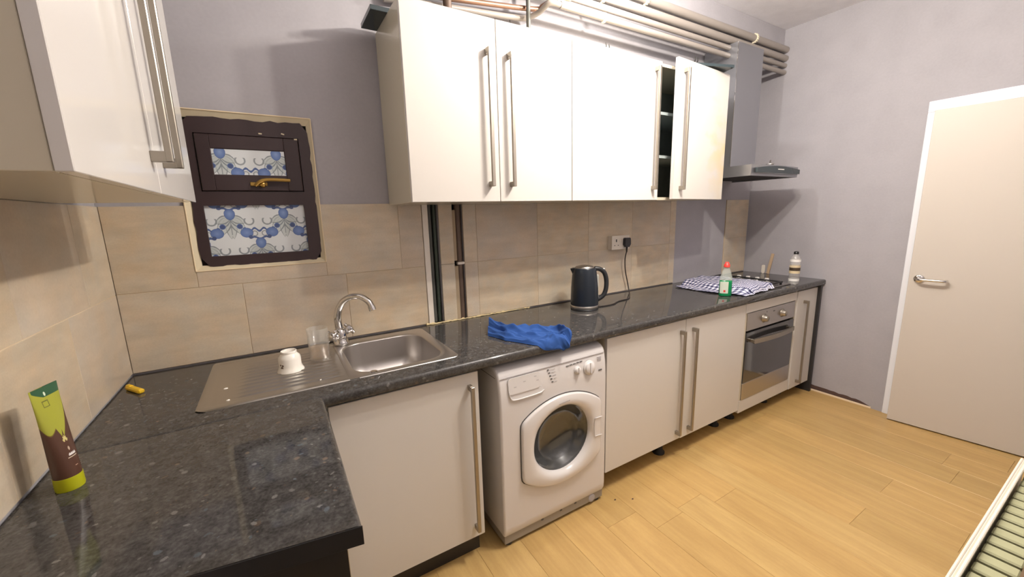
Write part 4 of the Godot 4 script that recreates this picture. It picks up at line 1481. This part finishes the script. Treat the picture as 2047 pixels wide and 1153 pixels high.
func hob():
	var t := thing("gas_hob", Vector3(3.425, H, 0.31), "steel gas hob with black pan supports, half under the checked towel", "hob")
	put(bx(3.135, 3.715, H, H + 0.010, 0.065, 0.560, 0.004), "plate", M.hob_plate, t)
	for b in [[3.27, 0.19], [3.27, 0.43], [3.54, 0.19], [3.54, 0.43]]:
		var st := S()
		lathe(st, [Vector2(0.050, 0.0), Vector2(0.050, 0.008), Vector2(0.036, 0.012), Vector2(0.036, 0.020), Vector2(0.0, 0.022)], at(Vector3(b[0], H + 0.010, b[1])), 24)
		put(st, "burner", M.cast_iron, t)
	for g in [[3.16, 3.395], [3.415, 3.635]]:
		var st := S()
		var y := H + 0.030
		for z in [0.085, 0.31, 0.535]: box(st, Vector3(g[0], y - 0.010, z - 0.006), Vector3(g[1], y, z + 0.006), 0.001)
		for x in [g[0] + 0.006, g[1] - 0.006]: box(st, Vector3(x - 0.006, y - 0.010, 0.085), Vector3(x + 0.006, y, 0.535), 0.001)
		for b in [0.19, 0.43]:
			var cx: float = 3.27 if g[0] < 3.3 else 3.54
			box(st, Vector3(cx - 0.005, y - 0.010, b - 0.10), Vector3(cx + 0.005, y, b - 0.035), 0.001)
			box(st, Vector3(cx - 0.005, y - 0.010, b + 0.035), Vector3(cx + 0.005, y, b + 0.10), 0.001)
			box(st, Vector3(cx - 0.11, y - 0.010, b - 0.005), Vector3(cx - 0.035, y, b + 0.005), 0.001)
			box(st, Vector3(cx + 0.035, y - 0.010, b - 0.005), Vector3(cx + 0.095, y, b + 0.005), 0.001)
		for x in [g[0] + 0.006, g[1] - 0.006]:
			for z in [0.09, 0.53]: box(st, Vector3(x - 0.006, H + 0.010, z - 0.006), Vector3(x + 0.006, y - 0.005, z + 0.006))
		put(st, "pan_support", M.cast_iron, t)
	for z in [0.20, 0.27, 0.34, 0.41]:
		var st := S()
		lathe(st, [Vector2(0.020, 0.0), Vector2(0.020, 0.004), Vector2(0.016, 0.006), Vector2(0.014, 0.022), Vector2(0.0, 0.024)], at(Vector3(3.677, H + 0.010, z)), 20)
		put(st, "knob", M.knob, t)
	var st := S()
	lathe(st, [Vector2(0.009, 0.0), Vector2(0.009, 0.006), Vector2(0.0, 0.008)], at(Vector3(3.677, H + 0.010, 0.50)), 16)
	put(st, "ignition_button", M.label_white, t)

func small_things():
	var st := S()
	# ---- kettle
	var kc := Vector3(2.045, H, 0.215)
	var ks := Transform3D(Basis.IDENTITY.scaled(Vector3.ONE * 1.06), kc)
	var t := thing("kettle", kc, "dark navy electric kettle with steel base band on the worktop", "kettle")
	st = S()
	lathe(st, [Vector2(0.0, 0.002), Vector2(0.076, 0.002), Vector2(0.076, 0.002), Vector2(0.077, 0.008), Vector2(0.0, 0.009)], ks, 40)
	put(st, "power_base", M.kettle_plastic, t)
	st = S()
	lathe(st, [Vector2(0.074, 0.009), Vector2(0.0765, 0.012), Vector2(0.0765, 0.024), Vector2(0.075, 0.026)], ks, 40)
	put(st, "steel_band", M.steel, t)
	st = S()
	lathe(st, [Vector2(0.0755, 0.026), Vector2(0.076, 0.05), Vector2(0.074, 0.12), Vector2(0.068, 0.19), Vector2(0.062, 0.225), Vector2(0.061, 0.228), Vector2(0.057, 0.230), Vector2(0.0, 0.230)], ks, 48)
	# spout: a lip pinched out to the left
	var sd := Vector3(-0.857, 0, -0.515)
	var sp := S()
	var sx := Vector3(sd.z, 0, -sd.x)
	var a0 := kc + sd * 0.062
	for s in [-1, 1]:
		tri(st, a0 + sx * 0.020 * s + Vector3(0, 0.245, 0), a0 + sd * 0.022 + Vector3(0, 0.240, 0), a0 + sx * 0.012 * s + Vector3(0, 0.207, 0) + sd * 0.003)
		tri(st, a0 + sd * 0.022 + Vector3(0, 0.240, 0), a0 + Vector3(0, 0.202, 0) + sd * 0.006, a0 + sx * 0.012 * s + Vector3(0, 0.207, 0) + sd * 0.003)
	tri(st, a0 + sx * 0.020 + Vector3(0, 0.245, 0), a0 - sx * 0.020 + Vector3(0, 0.245, 0), a0 + sd * 0.022 + Vector3(0, 0.240, 0))
	put(st, "jug", M.kettle, t)
	st = S()
	lathe(st, [Vector2(0.050, 0.230), Vector2(0.048, 0.238), Vector2(0.030, 0.243), Vector2(0.0, 0.245)], ks, 36)
	put(st, "lid", M.steel, t)
	var hd := Vector3(0.90, 0, 0.42).normalized()
	st = S()
	var hp := [kc + hd * 0.061 + Vector3(0, 0.236, 0), kc + hd * 0.090 + Vector3(0, 0.232, 0), kc + hd * 0.118 + Vector3(0, 0.210, 0), kc + hd * 0.131 + Vector3(0, 0.165, 0), kc + hd * 0.129 + Vector3(0, 0.112, 0), kc + hd * 0.112 + Vector3(0, 0.073, 0), kc + hd * 0.076 + Vector3(0, 0.050, 0)]
	tube(st, spline(hp, 6), 0.0135, 14)
	put(st, "handle", M.kettle_plastic, t)
	st = S()
	var gx := Transform3D(Basis(hd.cross(Vector3.UP) * -1.0, Vector3.UP, hd), kc)
	box(st, Vector3(-0.009, 0.065, 0.070), Vector3(0.009, 0.20, 0.083), 0.003, gx)
	put(st, "water_gauge", M.kettle_window, t)
	st = S()
	box(st, Vector3(-0.008, 0.220, 0.104), Vector3(0.008, 0.236, 0.122), 0.003, gx)
	put(st, "switch", M.steel, t)
	# ---- socket, plug and flex
	var so := thing("wall_socket", Vector3(2.515, 1.217, 0.0), "cream double wall socket on the tiles above the kettle", "socket")
	put(bx(2.436, 2.596, 1.219, 1.308, 0.0, 0.032, 0.002), "back_box", M.plastic_white, so)
	put(bx(2.434, 2.598, 1.217, 1.310, 0.032, 0.041, 0.002), "face_plate", M.plastic_white, so)
	put(bx(2.470, 2.478, 1.268, 1.286, 0.041, 0.0425), "earth_slot", M.plastic_dark, so)
	for x in [2.455, 2.487]: put(bx(x, x + 0.009, 1.243, 1.248, 0.041, 0.0415), "pin_slot", M.mark, so)
	for x in [2.500, 2.52]: put(bx(x, x + 0.013, 1.266, 1.288, 0.041, 0.044, 0.001), "switch", M.plastic_white, so)
	var pg := thing("mains_plug", Vector3(2.560, 1.225, 0.042), "black mains plug in the wall socket with its flex to the kettle", "plug")
	st = S()
	prism_xf(st, [Vector2(-0.024, 0.030), Vector2(-0.017, 0.036), Vector2(0.017, 0.036), Vector2(0.024, 0.030), Vector2(0.026, -0.008), Vector2(0.012, -0.026), Vector2(-0.012, -0.026), Vector2(-0.026, -0.008)], 0.0, 0.024, at(Vector3(2.560, 1.257, 0.0415)))
	put(st, "plug_body", M.plastic_dark, pg)
	st = S()
	tube(st, [Vector3(2.560, 1.235, 0.054), Vector3(2.560, 1.196, 0.052)], [0.007, 0.0048], 10)
	tube(st, spline([Vector3(2.560, 1.200, 0.052), Vector3(2.555, 1.15, 0.045), Vector3(2.57, 1.07, 0.035), Vector3(2.60, 0.98, 0.030), Vector3(2.60, 0.925, 0.045), Vector3(2.535, H + 0.006, 0.11), Vector3(2.44, H + 0.004, 0.19), Vector3(2.33, H + 0.004, 0.21), Vector3(2.24, H + 0.004, 0.25), Vector3(2.13, H + 0.004, 0.245)], 8), 0.0038, 10)
	put(st, "flex", M.cord, pg)
	# ---- washing-up liquid
	var sc := Vector3(2.982, H, 0.505)
	var sb := thing("washing_up_bottle", sc, "green washing-up liquid bottle with red cap beside the checked towel", "bottle", "bottles on the worktop")
	var ry := Transform3D(Basis(Vector3.UP, deg_to_rad(-40)), sc)
	st = S()
	lathe(st, [Vector2(0.0, 0.002), Vector2(0.036, 0.002), Vector2(0.039, 0.008), Vector2(0.038, 0.09), Vector2(0.037, 0.105), Vector2(0.0, 0.105)], ry, 32, 1.0, 0.62)
	put(st, "liquid", M.soap_green, sb)
	st = S()
	lathe(st, [Vector2(0.0385, 0.1055), Vector2(0.036, 0.125), Vector2(0.026, 0.160), Vector2(0.017, 0.182), Vector2(0.016, 0.190), Vector2(0.0, 0.190)], ry, 32, 1.0, 0.62)
	put(st, "shell", M.soap_shell, sb)
	st = S()
	lathe(st, [Vector2(0.018, 0.190), Vector2(0.018, 0.206), Vector2(0.012, 0.212), Vector2(0.010, 0.222), Vector2(0.0, 0.223)], at(sc), 22)
	put(st, "cap", M.red_cap, sb)
	st = S()
	sheet(st, 10, 10, func(u: float, v: float):
		var a := lerpf(1.35, 2.75, u)
		var q := Vector3(cos(a) * 0.0398, lerpf(0.022, 0.098, v), sin(a) * 0.0398 * 0.62)
		return ry * q)
	var lb := put(st, "label_sticker", M.soap_label, sb)
	st = S()
	sheet(st, 4, 4, func(u: float, v: float):
		var a := lerpf(1.75, 2.05, u)
		return ry * Vector3(cos(a) * 0.0404, lerpf(0.03, 0.044, v), sin(a) * 0.0404 * 0.62))
	put(st, "print", M.red_cap, lb)
	# ---- tall clear bottle
	var bc := Vector3(3.872, H, 0.505)
	var bt := thing("tall_bottle", bc, "tall clear bottle with dark cap and brown label by the grey wall", "bottle", "bottles on the worktop")
	st = S()
	lathe(st, [Vector2(0.0, 0.002), Vector2(0.032, 0.002), Vector2(0.034, 0.008), Vector2(0.034, 0.155), Vector2(0.030, 0.178), Vector2(0.018, 0.195), Vector2(0.015, 0.200), Vector2(0.015, 0.208), Vector2(0.0, 0.208)], at(bc), 30)
	put(st, "body", M.clear_bottle, bt)
	for b in [[0.002, 0.022, M.label_white, "base_band"], [0.062, 0.122, M.label_cream, "label_sticker"], [0.082, 0.106, M.label_dark, "label_band"], [0.150, 0.166, M.label_white, "neck_label"]]:
		st = S()
		var r := 0.0345 if b[3] != "label_band" else 0.035
		if b[3] == "neck_label": r = 0.0346
		lathe(st, [Vector2(r, b[0]), Vector2(r, b[1])], at(bc), 30)
		put(st, b[3], b[2], bt)
	st = S()
	lathe(st, [Vector2(0.0165, 0.206), Vector2(0.0165, 0.222), Vector2(0.012, 0.226), Vector2(0.0, 0.226)], at(bc), 20)
	put(st, "cap", M.black, bt)
	# ---- upturned cup
	var cc := Vector3(0.514, H + 0.0018, 0.300)
	var cu := thing("upturned_cup", cc, "white china cup upside down on the steel drainer", "cup")
	st = S()
	lathe(st, [Vector2(0.0445, 0.0), Vector2(0.047, 0.001), Vector2(0.046, 0.004), Vector2(0.0405, 0.014), Vector2(0.0385, 0.024), Vector2(0.0385, 0.048), Vector2(0.036, 0.058), Vector2(0.029, 0.066), Vector2(0.0262, 0.069), Vector2(0.0262, 0.069), Vector2(0.0275, 0.077), Vector2(0.0255, 0.079), Vector2(0.0225, 0.077), Vector2(0.021, 0.070), Vector2(0.0, 0.069)], at(cc), 40)
	put(st, "bowl", M.ceramic, cu)
	st = S()
	var hv := Vector3(-0.25, 0, -0.968)
	tube(st, spline([cc + hv * 0.037 + Vector3(0, 0.055, 0), cc + hv * 0.052 + Vector3(0, 0.052, 0), cc + hv * 0.058 + Vector3(0, 0.036, 0), cc + hv * 0.040 + Vector3(0, 0.018, 0)], 5), 0.0042, 9)
	put(st, "handle", M.ceramic, cu)
	for p in [[2.35, 0.022, 0.0055], [2.25, 0.031, 0.004], [2.48, 0.033, 0.0035]]:
		st = S()
		var dv := Vector3(cos(p[0]), 0, sin(p[0]))
		lathe(st, [Vector2(0.0, 0.0006), Vector2(p[2], 0.0003)], facing(cc + dv * 0.0386 + Vector3(0, p[1], 0), dv), 10)
		put(st, "painted_flower", M.brown_pipe, cu)
	# ---- drinking glass
	var gc := Vector3(0.622, H + 0.0018, 0.243)
	var gt := thing("drinking_glass", gc, "clear straight drinking glass on the drainer beside the tap", "glass")
	st = S()
	lathe(st, [Vector2(0.0, 0.001), Vector2(0.034, 0.001), Vector2(0.0365, 0.004), Vector2(0.040, 0.132), Vector2(0.0395, 0.134), Vector2(0.0375, 0.132), Vector2(0.034, 0.012), Vector2(0.0, 0.009)], at(gc), 40)
	put(st, "tumbler", M.glass, gt)
	st = S()
	lathe(st, [Vector2(0.0, 0.0095), Vector2(0.0335, 0.0125), Vector2(0.0352, 0.058), Vector2(0.0, 0.058)], at(gc), 36)
	put(st, "refraction_tint", M.liquid, gt)  # tinted body added for the brownish refraction in the lower half
	# ---- squeezy tube standing on its cap
	var tc := Vector3(0.069, H, 0.789)
	var tb := thing("squeezy_tube", tc, "lime and brown plastic squeezy tube standing on its lime cap", "tube")
	var dirc := Vector3(0.297, 0, -0.955)
	var dirn := Vector3(0.955, 0, 0.297)
	st = S()
	sheet(st, 48, 30, func(u: float, v: float):
		var a := TAU * (u - 0.5)         # 0 at the front
		var k := v
		var ra := lerpf(0.0225, 0.0335, k)
		var rb := lerpf(0.0225, 0.0012, pow(k, 1.35))
		return tc + Vector3(-0.006 * k, 0.030 + 0.203 * (1.0 - 0.0) * k, -0.008 * k) + dirn * cos(a) * rb + dirc * sin(a) * ra)
	# texture runs top to bottom, so flip v
	put(flip_v(st), "tube_body", M.tube_print, tb)
	st = S()
	lathe(st, [Vector2(0.0, 0.0), Vector2(0.0228, 0.0), Vector2(0.0228, 0.0), Vector2(0.0236, 0.003), Vector2(0.0233, 0.030), Vector2(0.0233, 0.030), Vector2(0.0, 0.031)], at(tc), 36)
	put(st, "cap", M.lime, tb)
	# ---- yellow scraper cap in the corner
	st = S()
	var yx := Transform3D(Basis(Vector3.UP, deg_to_rad(-56)), Vector3(0.048, H + 0.009, 0.198))
	box(st, Vector3(-0.046, -0.009, -0.0095), Vector3(0.046, 0.006, 0.0095), 0.004, yx)
	box(st, Vector3(-0.046, 0.0, -0.007), Vector3(-0.02, 0.009, 0.007), 0.003, yx)
	lone(st, "yellow_peg", M.yellow, Vector3(0.048, H, 0.198), "small yellow plastic peg lying in the corner of the worktop", "peg")
	# ---- wooden offcut and white offcut against the right wall
	st = S()
	box(st, Vector3(-0.004, 0.0, -0.011), Vector3(0.004, 0.172, 0.011), 0.0008, Transform3D(Basis(Vector3(0, 0, 1), deg_to_rad(-3.0)) * Basis(Vector3.RIGHT, deg_to_rad(8.0)), Vector3(4.098, H + 0.002, 0.205)))
	lone(st, "wooden_offcut", M.wood_stick, Vector3(4.098, H, 0.205), "short wooden strip leaning on the right wall behind the hob", "wood strip")
	st = S()
	prism(st, rrect(0.150, 0.178, H + 0.0005, H + 0.072, 0.011, 5), "x", 4.100, 4.108)
	lone(st, "white_tag", M.plastic_white, Vector3(4.104, H, 0.164), "white plastic tag standing by the wooden strip on the worktop", "tag")
	# ---- crumbs of dirt on the floor by the washing machine
	for p in [[Vector3(1.875, 0, 0.655), "dark crumb of dirt on the floor close to the washing machine's corner"], [Vector3(1.955, 0, 0.70), "dark crumb of dirt on the floor in front of the double base unit"]]:
		st = S()
		lathe(st, [Vector2(0.0, 0.004), Vector2(0.004, 0.003), Vector2(0.006, 0.0)], at(p[0]), 9, 1.0, 0.7)
		lone(st, "dirt_crumb", M.skirt_gap, p[0], p[1], "crumb", "crumbs of dirt on the floor")
	# ---- blue cloth
	blue_cloth()
	check_towel()

func flip_v(st: SurfaceTool) -> SurfaceTool:
	var m := st.commit()
	var a := m.surface_get_arrays(0)
	var uv: PackedVector2Array = a[Mesh.ARRAY_TEX_UV]
	for i in uv.size(): uv[i].y = 1.0 - uv[i].y
	a[Mesh.ARRAY_TEX_UV] = uv
	var m2 := ArrayMesh.new()
	m2.add_surface_from_arrays(Mesh.PRIMITIVE_TRIANGLES, a)
	var o := S()
	o.append_from(m2, 0, Transform3D.IDENTITY)
	return o

func blue_cloth():
	var n := noise(41, 1.6, 2)
	var nearp := [Vector2(1.325, 0.36), Vector2(1.345, 0.48), Vector2(1.405, 0.565), Vector2(1.46, 0.625), Vector2(1.50, 0.655), Vector2(1.555, 0.668)]
	var farp := [Vector2(1.430, 0.185), Vector2(1.480, 0.300), Vector2(1.545, 0.375), Vector2(1.600, 0.430), Vector2(1.650, 0.480), Vector2(1.655, 0.580)]
	var st := S()
	for layer in 2:
		sheet(st, 90, 44, func(u: float, v: float):
			var w := v * 0.60 if layer == 0 else 0.38 + v * 0.62
			var a := poly_at(nearp, u)
			var b := poly_at(farp, u)
			var p := a.lerp(b, w)
			p += (b - a).normalized() * (0.012 * sin(u * 9.0 + layer * 2.0 + v) + 0.010 * n.get_noise_2d(u, layer * 3.0))
			var ph := v * (1.6 if layer == 0 else 1.25) + 0.22 * sin(u * 4.2 + layer * 1.7) + 0.12 * n.get_noise_2d(u * 1.4, v + layer * 4.0)
			var ridge := pow(1.0 - absf(2.0 * fposmod(ph, 1.0) - 1.0), 1.5)
			var h := 0.004 + 0.030 * ridge * sin(PI * clampf(0.08 + 0.84 * v, 0, 1)) * (0.65 + 0.35 * sin(u * 7.0 + 1.0))
			h += 0.010 * maxf(0.0, n.get_noise_2d(u * 2.2, v * 1.6 + layer * 7.0)) + 0.010 * layer * sin(PI * v)
			h += 0.013 * pow(1.0 - absf(2.0 * fposmod(v * 1.7 + u * 2.6 + 0.3 * layer, 1.0) - 1.0), 3.0) * sin(PI * v)
			h += 0.009 * pow(1.0 - absf(2.0 * fposmod(v * 3.1 - u * 1.7 + 0.15 * sin(u * 11.0), 1.0) - 1.0), 2.5) * sin(PI * v)
			h += 0.022 * exp(-pow(u / 0.06, 2.0)) * sin(PI * v) * layer
			h *= smoothstep(0.0, 0.06, v) * smoothstep(0.0, 0.04, 1.0 - v) * 0.92 + 0.08
			var z := p.y
			var y := H + 0.002 + h
			if z > 0.612:            # hangs over the front edge
				var over := z - 0.612
				z = 0.612 + 0.016 * (1.0 - exp(-over / 0.010)) + h * 0.5 * clampf(over * 40.0, 0, 1)
				y = H + 0.002 + h * (1.0 - clampf(over * 30.0, 0, 1)) - over * 0.9
			return Vector3(p.x, y, z))
	lone(st, "blue_cloth", M.blue_cloth, Vector3(1.49, H, 0.45), "crumpled royal blue cloth lying on the worktop above the washing machine", "cloth")
	# its white care tag
	st = S()
	sheet(st, 4, 4, func(u: float, v: float): return Vector3(1.575 + 0.020 * u, H + 0.006 + 0.003 * sin(v * 3.0), 0.600 + 0.018 * v - 0.01 * u))
	put(st, "care_tag", M.label_white, get_node("blue_cloth")).set_meta("label", "white care tag")

func check_towel():
	var n := noise(53, 5.0, 2)
	var lf := [Vector2(3.01, 0.105), Vector2(2.985, 0.25), Vector2(2.99, 0.40), Vector2(3.055, 0.600)]
	var rt := [Vector2(3.40, 0.06), Vector2(3.47, 0.23), Vector2(3.50, 0.40), Vector2(3.435, 0.585)]
	var f := func(u: float, v: float):
		var a := poly_at(lf, v)
		var b := poly_at(rt, v)
		var p := a.lerp(b, u) + Vector2(0.012 * n.get_noise_2d(u * 0.35, v * 0.35), 0.014 * n.get_noise_2d(u * 0.35 + 9, v * 0.35))
		var y := H + 0.004
		y += 0.032 * smoothstep(3.07, 3.17, p.x) * (1.0 - smoothstep(0.545, 0.585, p.y))
		y += 0.008 * smoothstep(3.09, 3.19, p.x) * smoothstep(0.545, 0.585, p.y) * (1.0 - smoothstep(0.555, 0.60, p.y))
		y += 0.008 * absf(n.get_noise_2d(p.x * 0.8, p.y * 0.5)) + 0.0025 * absf(n.get_noise_2d(p.x * 2.0, p.y * 2.0))
		return Vector3(p.x, y, p.y)
	var st := S()
	sheet(st, 60, 60, f)
	# a turned-back corner lying on top
	sheet(st, 24, 24, func(u: float, v: float):
		var p: Vector3 = f.call(0.25 + 0.62 * u, 0.62 + 0.36 * v)
		return p + Vector3(0.01, 0.003 + 0.010 * sin(PI * u) * sin(PI * v) + 0.006 * u * (1.0 - v), 0.004))
	lone(st, "checked_towel", M.check_cloth, Vector3(3.22, H, 0.32), "navy and white checked tea towel spread over the hob edge", "towel")

func radiator():
	var t := thing("radiator", Vector3(1.7, 0.10, 1.85), "double-panel radiator with dusty green fins on the near wall", "radiator")
	var x0 := 0.95
	var x1 := 2.62
	put(bx(x0, x1, 0.10, 0.600, 1.797, 1.806, 0.003), "front_panel", M.radiator, t)
	put(bx(x0, x1, 0.592, 0.604, 1.795, 1.801, 0.002), "top_rail", M.radiator, t)
	put(bx(x0, x1, 0.586, 0.597, 1.8015, 1.8075), "rail_groove", M.radiator, t)
	put(bx(x0, x1, 0.590, 0.602, 1.808, 1.813, 0.002), "inner_rail", M.radiator, t)
	var st := S()
	var x := x0 + 0.02
	while x < x1 - 0.05:
		put(bx(x, x + 0.040, 0.13, 0.574, 1.8145, 1.884, 0.004), "fin", M.fins, t)
		x += 0.052
	put(bx(x0, x1, 0.10, 0.598, 1.885, 1.897, 0.003), "rear_panel", M.dust, t)
	for xx in [x0 + 0.3, x1 - 0.3]:
		put(bx(xx, xx + 0.03, 0.2, 0.5, 1.897, NEAR), "wall_bracket", M.radiator, t)
	st = S()
	tube(st, [Vector3(x1 - 0.03, 0.0, 1.85), Vector3(x1 - 0.03, 0.11, 1.85)], 0.008, 12)
	tube(st, [Vector3(x0 + 0.03, 0.0, 1.85), Vector3(x0 + 0.03, 0.11, 1.85)], 0.008, 12)
	put(st, "tail_pipe", M.copper, t)
